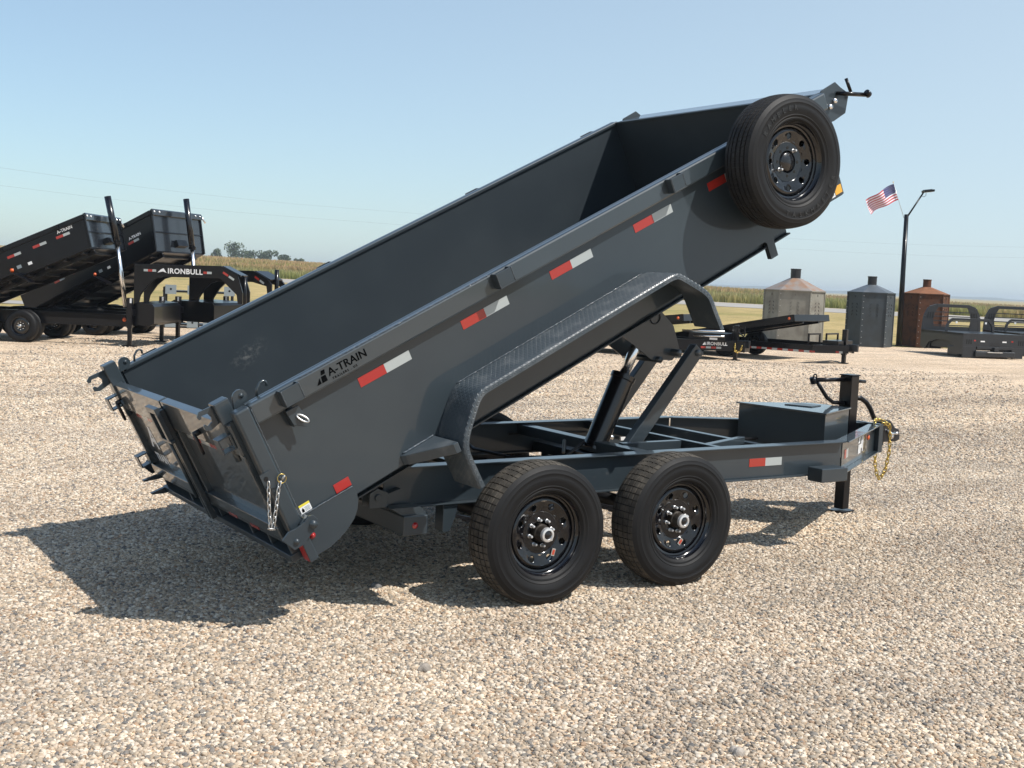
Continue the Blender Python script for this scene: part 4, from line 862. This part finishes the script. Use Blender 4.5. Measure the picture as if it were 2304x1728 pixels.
def gooseneck(org, az, label, bh, lean, fx, fz, tilt, txt, neck_top, neck_end, cyl, lateral=2.17, bedL=3.9, box1=(-.15, .47), sign=1, arcx=.33):
    r = empty('gooseneck_dump_trailer', (org[0], org[1], 0), R(az), label, 'trailer', 'black gooseneck dump trailers at the lot edge')
    W2 = lateral; c = W2/2
    for y in (.30, W2-.30):
        mb = MB(); mb.box(-4.5, -.02, y-.05, y+.05, .55, .67); mb.box(-4.5, -.02, y-.05, y-.03, .41, .67); mb.box(-4.5, -.02, y-.06, y+.06, .41, .43); mb.build('frame_rail', BLACK, r, bevel=.004)
    for y in (0, W2):
        lg = box('landing_leg', BLACK, r, -.055, .055, y-.055, y+.055, .40, 1.04, bevel=.006)
        box('leg_tube', BLACK, lg, -.04, .04, y-.04, y+.04, .03, .42, bevel=.004); box('foot', BLACK, lg, -.13, .13, y-.12, y+.12, .005, .03)
        box('sticker', WPAINT, lg, .01, .05, y-.0565, y-.0555, .93, 1.03)
    box('leg_beam', BLACK, r, -.07, .07, -.05, W2+.05, .66, .80, bevel=.004)
    for xw in (-2.32, -3.22):
        for y in (.06, .33, W2-.33, W2-.06): mwheel(r, (xw, y, .345))
        MB().tube([(xw, .1, .345), (xw, W2-.1, .345)], .04, 10).build('axle', BLACKSAT, r)
    # neck: two side plates, top plate, coupler tube
    for y in (c-.36, c+.30):
        top = neck_top; xe, ze = neck_end
        pts = [(-.17, .46), (-.17, top), (xe-.48, top+.03), (xe-.12, top-.14), (xe, ze+.25), (xe, ze), (xe-.10, ze), (xe-.13, ze+.20), (xe-.50, top-.235), (arcx+.12, top-.26), (arcx-.04, top-.31), (arcx-.2, top-.45), (arcx-.36, top-.68), (arcx-.42, top-.95), (arcx-.42, .46)]
        MB().prism(pts, 'y', y, y+.06).build('neck_plate', BLACK, r, bevel=.004)
    mb = MB(); mb.box(-.17, neck_end[0]-.5, c-.30, c+.30, neck_top-.03, neck_top-.01); mb.build('neck_top', BLACK, r)
    MB().beam((neck_end[0]-.46, c, neck_top+.02), (neck_end[0]-.06, c, neck_top-.17), .62, .03).build('neck_nose', BLACK, r)
    cpl = MB(); cpl.tube([(neck_end[0]-.04, c-.02, neck_end[1]+.6), (neck_end[0]-.04, c-.02, neck_end[1]-.22)], .05, 16); cpl = cpl.build('coupler_tube', BLACK, r, smooth=True)
    box('coupler_plate', BLACK, cpl, neck_end[0]-.13, neck_end[0]+.06, c-.09, c+.06, neck_end[1]-.25, neck_end[1]-.22)
    bx = MB(); bx.prism([(box1[0]+.10, .46), (box1[0]+.10, .88), (box1[0]+.25, .95), (box1[1]-.05, .92), (box1[1], .86), (box1[1], .50), (box1[1]-.1, .45)], 'y', c-.95, c+.95); bx.build('toolbox', BLACK, r, bevel=.008)
    # lettering and reflectors on the near neck plate
    yn = c-.362; zt = neck_top
    if txt:
        for a, b_, m in ((.04, .13, WHITE), (.13, .23, REDC), (.23, .31, WHITE), (1.34, 1.42, REDC), (1.42, 1.52, WHITE)): quad('reflector', m, r, [(a, yn, zt-.155), (b_, yn, zt-.155), (b_, yn, zt-.105), (a, yn, zt-.105)])
        text('lettering', txt, .155, (.56, yn-.001, zt-.175), (1, 0, 0), (0, 0, 1), WPAINT, r, offset=.004, space=1.06)
        quad('emblem', WPAINT, r, [(.34, yn-.001, zt-.17), (.41, yn-.001, zt-.10), (.47, yn-.001, zt-.07), (.50, yn-.001, zt-.11), (.54, yn-.001, zt-.17), (.46, yn-.001, zt-.14)])
    xe = neck_end[0]
    for a, b_, m in ((0, .13, REDC), (.15, .28, WHITE)):
        p = lambda s_, w_: (xe-.43+s_*.86+w_*.3, yn, zt-.10-s_*.55+w_*.5)
        quad('reflector', m, r, [p(a, -.05), p(b_, -.05), p(b_, .03), p(a, .03)])
    # telescopic cylinder
    (x0, z0), (x1, z1), (x2, z2) = cyl
    o = MB().tube([(x1, c, z1), (x2, c, z2)], .072, 20).build('hydraulic_cylinder', CYL, r, smooth=True)
    MB().tube([(x1+.002, c, z1-.04), (x1+.01, c, z1+.03)], .085, 16).build('cylinder_collar', BLACK, o)
    MB().tube([(x0, c, z0), (x1, c, z1)], .048, 20).build('cylinder_rod', CHROME, o, smooth=True)
    # raised bed
    b = MB().box(-bedL, 0, .02, W2-.02, -.03, 0).build('dump_bed', BLACK, r); b.location = (fx, 0, fz); b.rotation_euler = (0, -R(tilt), 0)
    for y in (0, W2-.02):
        MB().prism([(-bedL, -.02), (0, -.02), (lean, bh), (-bedL, bh)], 'y', y, y+.02).build('side_wall', BLACK, b)
        box('top_rail', BLACK, b, -bedL, lean, y-.03 if y == 0 else y+.02, y if y == 0 else y+.05, bh-.10, bh, bevel=.005)
        for k in range(3): 
            yy = (y-.075, y-.03) if y == 0 else (y+.05, y+.09)
            box('stake_pocket', BLACK, b, -.55-1.3*k, -.43-1.3*k, *yy, bh-.09, bh-.01, bevel=.003)
    for y in (.35, W2-.42): box('bed_rail', BLACK, b, -bedL, -.05, y, y+.07, -.13, -.031)
    for k in range(9): box('crossmember', BLACKSAT, b, -.25-.42*k, -.19-.42*k, .10, W2-.10, -.075, -.0305)
    MB().prism([(-.01, 0), (.008, 0), (lean+.008, bh-.02), (lean-.01, bh-.02)], 'y', .02, W2-.02).build('front_panel', PANELM, b)
    box('panel_rib', BLACK, b, lean*.45+.004, lean*.45+.035, .05, W2-.05, bh*.45, bh*.45+.03, bevel=.003)
    for y in (.0, W2-.05): MB().prism([(.006, -.02), (.04, -.02), (lean+.04, bh-.02), (lean+.006, bh-.02)], 'y', y, y+.05).build('corner_post', BLACK, b, bevel=.003)
    MB().prism([(lean-.02, bh-.12), (lean-.0, bh+.015), (lean+.06, bh+.02), (lean+.075, bh-.02), (lean+.04, bh-.13)], 'y', .01, W2-.01).build('tarp_housing', PANELM, b, bevel=.006)
    for y in (.07, .28, W2-.3, W2-.1): MB().lathe([(0, -.012), (.022, -.010), (.026, 0)], 12).build('marker_light', WPAINT if y < .3 else CHROME, b, smooth=True).matrix_local = Matrix.Translation((lean+.066, y, bh-.05)) @ Matrix.Rotation(R(90), 4, 'Z')
    MB().tube([(lean+.02, W2+.04, bh-.02), (lean+.02, W2+.12, bh-.20)], .022, 10).build('tarp_handle', CHROME, b, smooth=True)
    box('cylinder_cradle', BLACK, b, .035, .16, c-.22, c+.22, bh*.10, bh*.28, bevel=.006)
    for k, uc in enumerate((-.42, -.96, -1.55, -2.13, -2.7)):
        box('reflector', REDC, b, uc-.16, uc, -.0025, -.0005, .40, .455); box('reflector', WHITE, b, uc, uc+.15, -.0025, -.0005, .40, .455)
    text('lettering', 'A-TRAIN', .09, (-.52, -.0025, .50), (1, 0, 0), (0, 0, 1), WPAINT, b, offset=.003)
    fd = MB(); fd.prism([(-1.35, -.26), (-1.40, -.18), (-1.62, .06), (-3.4, .06), (-3.6, -.2), (-3.57, -.2), (-3.38, .03), (-1.63, .03), (-1.43, -.18), (-1.39, -.26)], 'y', -.27, -.003); fd.build('fender', BLACK, b, bevel=.004)
    bulb('marker_light', ORANGE, b, (-1.72, -.02, .15), (0, 0, 0), .035); box('sticker', WPAINT, b, -1.35, -1.26, -.003, -.001, .12, .18); box('sticker', GREYB, b, -1.60, -1.50, -.003, -.001, .13, .20)
    bulb('marker_light', ORANGE, r, (-.20, .235, .56), (0, 0, 0), .035)
    return r
gooseneck((3.37, 19.0), -34.4, 'black gooseneck dump trailer with white lettering on its neck, nearest one at far left', .68, .127, -.88, 2.07, 24, 'IRONBULL', 1.76, (2.20, .98), ((-.47, .80), (-.68, 2.20), (-.90, 3.20)))
gooseneck((5.09, 21.16), -50, 'second black gooseneck dump trailer with taller raised bed, behind the lettered one', .91, .277, -.66, 2.08, 26, None, 1.68, (2.02, 1.16), ((-.20, .80), (-.33, 2.20), (-.52, 3.37)), box1=(-.45, .87), arcx=.45)

# grey cornered storage rack beyond the goosenecks
rk = empty('storage_rack', (7.6, 26.9, 0), R(-20), 'dark storage rack with pale grey corner plates, seen through the black trailer necks', 'rack')
for x in (-1.0, -.1, .85):
    for y in (-.4, .4): box('post', BLACKSAT, rk, x-.04, x+.04, y-.04, y+.04, 0, 1.15)
for z in (.02, .95):
    box('shelf_frame', BLACKSAT, rk, -1.05, .9, -.42, .42, z+.05, z+.10)
    for x in (-.98, -.38, .06, .62): pl = box('corner_plate', GREYB, rk, x, x+.30, -.455, -.445, z, z+.26); MB().tube([(x+.15, -.456, z+.14), (x+.15, -.458, z+.14)], .03, 10).build('hole', HOLE, pl)

# equipment trailers right of centre
def tilt_trailer(org, az, label, deck, kind):
    r = empty('equipment_trailer', (org[0], org[1], 0), R(az), label, 'trailer', 'black equipment trailers right of centre')
    (dx, dz, tl) = deck
    d = MB().box(-5.0, 0, -1.05, 1.05, -.05, 0).build('tilt_deck', DECKT, r); d.location = (dx, 0, dz); d.rotation_euler = (0, -R(tl), 0)
    box('deck_edge', BLACK, d, -.012, .02, -1.05, 1.05, -.17, -.0, bevel=.004)
    for y in (-1.06, 1.04): box('side_rail', BLACK, d, -5.0, 0, y, y+.02, -.17, .005)
    for k in range(8): box('crossmember', BLACK, d, -.5-.6*k, -.44-.6*k, -1.03, 1.03, -.14, -.051)
    for y in (-.5, .44): box('deck_beam', BLACK, d, -5, -.03, y, y+.06, -.22, -.051)
    bulb('marker_light', ORANGE, d, (-.12, -1.062, -.08), (0, 0, 0), .03)
    if kind == 'bar':
        for y in (-1.05, 1.0): box('frame_rail', BLACK, r, -3.6, -.42, y, y+.05, .27, .46, bevel=.004)
        for k in range(13): box('reflector', REDC if k % 2 == 0 else WHITE, r, -2.2+.145*k, -2.2+.145*(k+1)-.002, -1.0525, -1.0505, .275, .325)
        MB().beam((-.42, -1.0, .37), (.17, -.16, .37), .06, .2).build('tongue_beam', BLACK, r, bevel=.004); MB().beam((-.42, 1.0, .37), (.17, .16, .37), .06, .2).build('tongue_beam', BLACK, r, bevel=.004)
        box('front_rail', BLACK, r, -.46, -.38, -1.05, 1.05, .27, .46)
        for (y0, y1, x) in ((-.85, -.15, -.62), (.05, .8, -.55)):
            mb = MB(); mb.box(x, x+.04, y0, y0+.04, .45, .74); mb.box(x, x+.04, y1-.04, y1, .45, .74); mb.box(x, x+.04, y0, y1, .70, .74); mb.build('stop_rail', BLACK, r, bevel=.002)
        box('toolbox', BLACK, r, -.40, .02, -.45, .45, .46, .58, bevel=.006)
        for k in range(2): box('reflector', (REDC, WHITE)[k], r, -.02+.09*k, .07+.09*k, -.48, -.478, .28, .33)
        for xw in (-2.9, -3.8):
            for y in (-.85, .85): mwheel(r, (xw, y, .33), .33)
    else:
        for y in (-.98, .93): box('frame_rail', BLACK, r, -4.6, -1.2, y, y+.05, .22, .46, bevel=.004)
        for s in (-1, 1): MB().beam((-1.22, s*.95, .36), (.06, s*.13, .36), .06, .26).build('tongue_beam', BLACK, r, bevel=.004)
        a = Vector((-1.22, -.95, 0)); b_ = Vector((.06, -.13, 0)); dd = (b_-a).normalized(); nn = Vector((dd.y, -dd.x, 0)); a = a+nn*.0315
        for k in range(4):
            p = [a+dd*(.62+.13*k), a+dd*(.62+.13*(k+1)-.01)]; quad('reflector', (REDC, WHITE)[k % 2], r, [tuple(p[0]+Vector((0, 0, .28))), tuple(p[1]+Vector((0, 0, .28))), tuple(p[1]+Vector((0, 0, .33))), tuple(p[0]+Vector((0, 0, .33)))])
        text('lettering', 'IRONBULL', .11, tuple(a+dd*.76+Vector((0, 0, .365))), tuple(dd), (0, 0, 1), WPAINT, r, offset=.003)
        q = a+dd*.66; quad('emblem', WPAINT, r, [tuple(q+dd*x+Vector((0, 0, z))) for x, z in ((0, .365), (.03, .41), (.06, .44), (.09, .365))])
        box('nose_box', BLACK, r, .06, .30, -.20, .20, .22, .50, bevel=.01)
        mb = MB(); mb.box(-1.05, -.12, -.55, .55, .48, .66); mb.build('toolbox', BLACK, r, bevel=.008)
        for z, x0 in ((.72, -1.22), (.60, -.92)): MB().tube([(x0, -.56, z-.03), (-.12, -.56, z)], .022, 10).build('chrome_bar', CHROME, r, smooth=True)
        mb = MB(); mb.box(-.10, -.06, -.06, .06, .5, .84); mb.box(.16, .20, -.06, .06, .5, .84) if False else None; mb.beam((-.05, 0, .80), (.22, 0, .83), .03, .04); mb.beam((-.03, 0, .74), (.20, 0, .60), .03, .03); mb.beam((.20, 0, .83), (.21, 0, .62), .03, .03); mb.build('winch_frame', BLACK, r)
        box('label_plate', WPAINT, r, -.50, -.30, -.556, -.551, .50, .55)
        for yy in (-.22, .22): chain('safety_chain', [(.05, yy, .42), (.06, yy*1.1, .26), (.12, yy*1.1, .20), (.20, yy, .25), (.24, yy, .42)], GOLD, r, .05, .008, .018)
        for xw in (-2.6, -3.5):
            for y in (-1.0, 1.0): mwheel(r, (xw, y, .33), .33)
    jk = box('jack', BLACK, r, -.06, .06, -.06, .06, .22, .87, bevel=.008); box('jack_leg', BLACK, jk, -.045, .045, -.045, .045, .02, .23); box('foot', BLACK, jk, -.1, .1, -.1, .1, .004, .022)
    box('coupler', BLACKSAT, r, .12, .36, -.05, .05, .32, .50, bevel=.01)
    return r
tilt_trailer((19.86, 14.0), -72, 'black tilt deck trailer with red and white tape along its low side', (-.95+.0, 1.19, 11), 'bar')
tilt_trailer((17.2, 15.14), -62, 'black trailer with white lettering and chrome bars on its tongue, beside the taped one', (-1.05, 1.10, 7), 'letter')

# hexagonal steel tanks
def tank(x, y, rad, th0, ztop, zcone, zch, rch, mb_, mt, label, bolts=True):
    r = empty('steel_kiln_tank', (x, y, 0), R(th0), label, 'tank', 'hexagonal steel tanks on the lot edge')
    P = [(rad*math.cos(math.pi/3*k), rad*math.sin(math.pi/3*k)) for k in range(6)]
    for k in range(6):
        a, b_ = Vector((*P[k], 0)), Vector((*P[(k+1) % 6], 0)); d = (b_-a).normalized(); n = Vector((d.y, -d.x, 0))
        mb = MB(); mb.beam(a+Vector((0, 0, ztop/2))-n*.012+d*.012, b_+Vector((0, 0, ztop/2))-n*.012-d*.012, .02, ztop, (0, 0, 1)); pn = mb.build('wall_panel', mb_, r)
        mc = MB(); e = .985; q = rch+.02
        A = a*1.03+Vector((0, 0, ztop)); B = b_*1.03+Vector((0, 0, ztop)); C = b_*(q/rad)+Vector((0, 0, zcone)); D = a*(q/rad)+Vector((0, 0, zcone))
        mc.add([A, B, C, D], [(0, 1, 2, 3)]); mc.build('roof_panel', mt, r)
        MB().beam(A-Vector((0, 0, .012)), B-Vector((0, 0, .012)), .03, .035).build('eave_flange', mb_, r)
        fl = MB(); fl.beam(a+Vector((0, 0, .02)), a*1.0+Vector((0, 0, ztop-.02)), .035, .05, d); fl.build('corner_flange', mb_, r)
        bt = MB()
        for j in range(9):
            c_ = a*1.02+d*.035+n*.004+Vector((0, 0, .12+j*(ztop-.24)/8)); bt.tube([c_, c_+n*.02], .013, 6)
        bt.build('flange_bolts', STEEL, r, kind='stuff')
        sl = MB(); mid = (a+b_)/2
        for j in range(4):
            for s in (-1, 1):
                c0 = mid+d*s*.09+n*.001+Vector((0, 0, ztop*(.60+.065*j))); c1 = c0+d*s*-.0+d*s*.055-Vector((0, 0, .055))
                sl.beam(c0, c1, .006, .020, n)
        sl.beam(mid+n*.001+Vector((0, 0, ztop*.90)), mid+n*.001+Vector((0, 0, ztop*.94)), .006, .022, n)
        sl.build('vent_slots', HOLE, r, kind='stuff')
    bs = MB(); bs.lathe([(rch, 0), (rch, zch-zcone+.06), (rch+.012, zch-zcone+.06), (rch+.012, zch-zcone+.03)], 28); o = bs.build('chimney', BLACKSAT if mb_ is not RUST else RUST, r, smooth=True)
    me = o.data; me.transform(Matrix.Rotation(R(90), 4, 'X')); o.location = (0, 0, zcone-.05); smooth_by_angle(o, 50)
    return r
tank(25.75, 21.35, .97, 15, 1.80, 2.20, 2.50, .165, GALV, GALVT, 'large pale weathered steel tank with a tan cone roof, partly behind the tilt deck')
tank(28.95, 20.85, .78, 50-30, 1.84, 2.10, 2.38, .15, TDARK, TDARKT, 'dark blue grey steel tank with a silver cone roof, left of the lamp post')
tank(32.0, 20.95, .80, 22, 1.88, 2.12, 2.38, .14, RUST, RUSTL, 'rusty brown steel tank with an orange cone roof, right of the lamp post')

# lamp post and flag
lp = empty('lamp_post', (30.65, 20.92, 0), 0, 'tall black lamp post with an angled arm and flat lamp head', 'lamp post')
MB().tube([(0, 0, 0), (.26, .27, 4.62)], [.10, .075], 16).build('pole', BLACK, lp, smooth=True)
MB().tube([(0, 0, 0), (0.002, 0.002, .05)], .14, 16).build('base_plate', BLACK, lp)
MB().tube([(.27, .24, 4.55), (.38, .20, 4.72), (.82, .06, 5.42)], [.035, .03, .028], 10).build('lamp_arm', BLACK, lp, smooth=True)
mb = MB(); mb.m = Matrix.Translation((.98, 0.0, 5.48)) @ Matrix.Rotation(R(-30), 4, 'Z') @ Matrix.Rotation(R(-8), 4, 'Y'); mb.box(-.17, .19, -.16, .16, -.035, .04)
for k in range(5): mb.box(-.14+.06*k, -.12+.06*k, -.13, .13, .04, .06)
lh = mb.build('lamp_head', BLACK, lp, bevel=.01)
mb = MB(); mb.m = Matrix.Translation((.98, 0.0, 5.48)) @ Matrix.Rotation(R(-30), 4, 'Z') @ Matrix.Rotation(R(-8), 4, 'Y'); mb.box(-.12, .16, -.13, .13, -.042, -.0355); mb.build('lamp_glass', mat('lamp_glass', (.45, .42, .34), .2), lh)
MB().tube([(.76, .08, 5.30), (.86, .05, 5.27), (.93, .03, 5.33), (.92, .03, 5.42)], .008, 6).build('lamp_cable', BLACK, lp)
FLR = mat('flag_red', (.48, .03, .05), .8); FLW = mat('flag_white', (.80, .78, .80), .8); FLB = mat('flag_blue', (.035, .04, .16), .8)
fg = empty('flag', (30.87, 21.26, 4.5), 0, 'small striped flag with blue star field on a staff at the lamp post', 'flag')
st0, st1 = Vector((0, 0, 0)), Vector((-.31, .32, 1.24)); MB().tube([st0, st1], .008, 8).build('staff', STEEL, fg, smooth=True)
MB().lathe([(0, -.022), (.018, -.012), (.02, .0), (.014, .016), (0, .02)], 12).build('finial', GOLD, fg, smooth=True).location = st1
ft, fb_ = st0+(st1-st0)*.955, st0+(st1-st0)*.50; out = Vector((-.72, .48, -.46)); hang = fb_-ft
def fpt(a, b_):     # a along the fly, b from top to bottom
    p = ft+hang*b_+out*(a*1.05)+Vector((.0, .0, -.15*a*a))*1.0; p += Vector((.05, .08, .03))*math.sin(a*8.5+b_*1.3)*(.25+a); p += Vector((0, 0, .14))*(-math.sin(b_*3.14))*a*.25-hang*b_*a*.18; return p
NF = 28
for k in range(13):
    a0 = .40 if k < 7 else 0; m = FLR if k % 2 == 0 else FLW; vs = []; fs = []
    for i in range(NF+1):
        a = a0+(1-a0)*i/NF; vs += [fpt(a, k/13), fpt(a, (k+1)/13)]
    for i in range(NF): fs.append((2*i, 2*i+1, 2*i+3, 2*i+2))
    MB().add(vs, fs).build('stripe', m, fg, smooth=True)
vs = []; fs = []
for i in range(13):
    for j in range(8): vs.append(fpt(.40*i/12, 7/13*j/7))
for i in range(12):
    for j in range(7): fs.append((i*8+j, i*8+j+1, (i+1)*8+j+1, (i+1)*8+j))
cn = MB().add(vs, fs).build('canton', FLB, fg, smooth=True)
sb = MB(); nrm = out.cross(hang).normalized()
for rr in range(9):
    for cc_ in range(6 if rr % 2 == 0 else 5):
        a = .40*((cc_+(.5 if rr % 2 == 0 else 1))/6); b_ = 7/13*(rr+.7)/9.4; e = .011
        for sg in (-1, 1):
            c_ = fpt(a, b_)+nrm*.004*sg; u_ = out.normalized(); v_ = hang.normalized(); sb.add([c_+u_*e, c_+v_*e, c_-u_*e, c_-v_*e], [(0, 1, 2, 3)])
sb.build('stars', FLW, cn, kind='stuff')

# steel truck beds at the right edge
FB = mat('truck_bed_black', (.010, .012, .016), .42, 0, .25, .12)
def truck_bed(org, az, label, z0=.0):
    r = empty('truck_bed', (org[0], org[1], z0), R(az), label, 'truck bed', 'black steel truck beds at the right edge of the lot')
    box('deck', FB, r, .0, 2.45, -1.0, 1.0, .78, .86, bevel=.01)
    rear = MB(); rear.box(-.03, .0, -1.0, 1.0, .46, .86); rear.box(-.03, .0, -1.0, -.62, .14, .46); rear.box(-.03, .0, .55, 1.0, .14, .46); rear.box(-.06, .05, -.62, .55, .40, .47)
    rear = rear.build('rear_skirt', FB, r, bevel=.004)
    for s in (-1, 1):
        for k in range(3): box('vent_slot', HOLE, rear, -.0335, -.0315, s*.86-.05+.07*(k-1)-.015, s*.86-.05+.07*(k-1)+.02, .54, .68)
        box('tail_light', WPAINT, rear, -.034, -.031, s*.36-.07, s*.36+.07, .61, .65)
        box('tail_light', REDL, rear, -.034, -.031, s*.62-.03, s*.62+.03, .63, .67)
    box('hitch_receiver', FB, r, -.14, .1, -.12, .02, .34, .46, bevel=.008); box('hitch_plate', CHROME, r, -.15, -.12, -.25, .25, .30, .32)
    box('licence_plate', BLACKSAT, rear, -.034, -.031, -.22, .12, .50, .60)
    for s in (-1, 1):
        y0, y1 = sorted((s*.97, s*1.0))
        MB().prism([(0, .22), (0, .86), (2.45, .86), (2.45, .32), (2.15, .26), (1.95, .48), (1.45, .60), (.85, .60), (.45, .45), (.25, .22)], 'y', y0, y1).build('side_skirt', FB, r, bevel=.003)
        box('under_box', FB, r, 1.95, 2.40, *sorted((s*.55, s*.96)), .28, .76, bevel=.01)
    for y in (-.42, .42): box('frame_sill', RUST, r, .0, 2.4, y-.04, y+.04, .62, .779)
    box('chassis_box', BLACKSAT, r, .06, 1.9, -.93, .93, .36, .60); box('step_beam', FB, r, -.12, .04, -.70, .62, .16, .34, bevel=.03)
    for s in (-1, 1): box('fuel_box', FB, r, .3, .9, *sorted((s*.60, s*.955)), .17, .45, bevel=.02)
    # headache rack
    hr = MB()
    path = [(2.38, -.98, .86), (2.38, -.94, 1.30), (2.38, -.80, 1.56), (2.38, -.55, 1.64), (2.38, .55, 1.64), (2.38, .80, 1.56), (2.38, .94, 1.30), (2.38, .98, .86)]
    for a, b_ in zip(path[:-1], path[1:]): hr.beam(a, b_, .10, .05, (1, 0, 0))
    hr = hr.build('headache_rack', FB, r, bevel=.006)
    for s in (-1, 1):
        MB().prism([(s*.98, .86), (s*.60, .86), (s*.66, 1.2), (s*.60, 1.44), (s*.50, 1.60), (s*.80, 1.56), (s*.94, 1.30)], 'x', 2.36, 2.375).build('rack_gusset', FB, hr)
        for k in range(3): MB().prism([(s*(.68+.08*k), 1.24), (s*(.71+.08*k), 1.24), (s*(.69+.08*k), 1.42), (s*(.66+.08*k), 1.42)], 'x', 2.352, 2.358).build('rack_slot', HOLE, hr)
    for z in (1.00, 1.14, 1.28, 1.42): box('rack_bar', FB, hr, 2.36, 2.40, -.7, .7, z, z+.03)
    box('rack_panel', FB, hr, 2.37, 2.39, -.95, .95, .86, .98)
    sr = MB()
    path = [(1.30, -.80, .86), (1.30, -.76, 1.10), (1.30, -.62, 1.24), (1.30, .62, 1.24), (1.30, .76, 1.10), (1.30, .80, .86)]
    for a, b_ in zip(path[:-1], path[1:]): sr.beam(a, b_, .08, .05, (1, 0, 0))
    sr.build('side_rack', FB, r, bevel=.006)
    for y in (-.5, .5): box('rack_lamp', WPAINT, r, 1.24, 1.26, y-.03, y+.03, 1.12, 1.18)
    return r
t1 = truck_bed((28.1, 15.45), 67, 'black steel truck bed with its slotted rear skirt facing the camera, frontmost of three', -.12)
t2 = dup(t1, None, (31.75, 15.95, -.12), (0, 0, R(62))); t2['label'] = 'black truck bed whose tall rack shows just behind and right of the frontmost one'
t3 = dup(t1, None, (32.6, 14.6, -.12), (0, 0, R(58))); t3['label'] = 'black truck bed cut off by the right edge of the photograph'
# small stacked rack lying on the first truck bed's near end
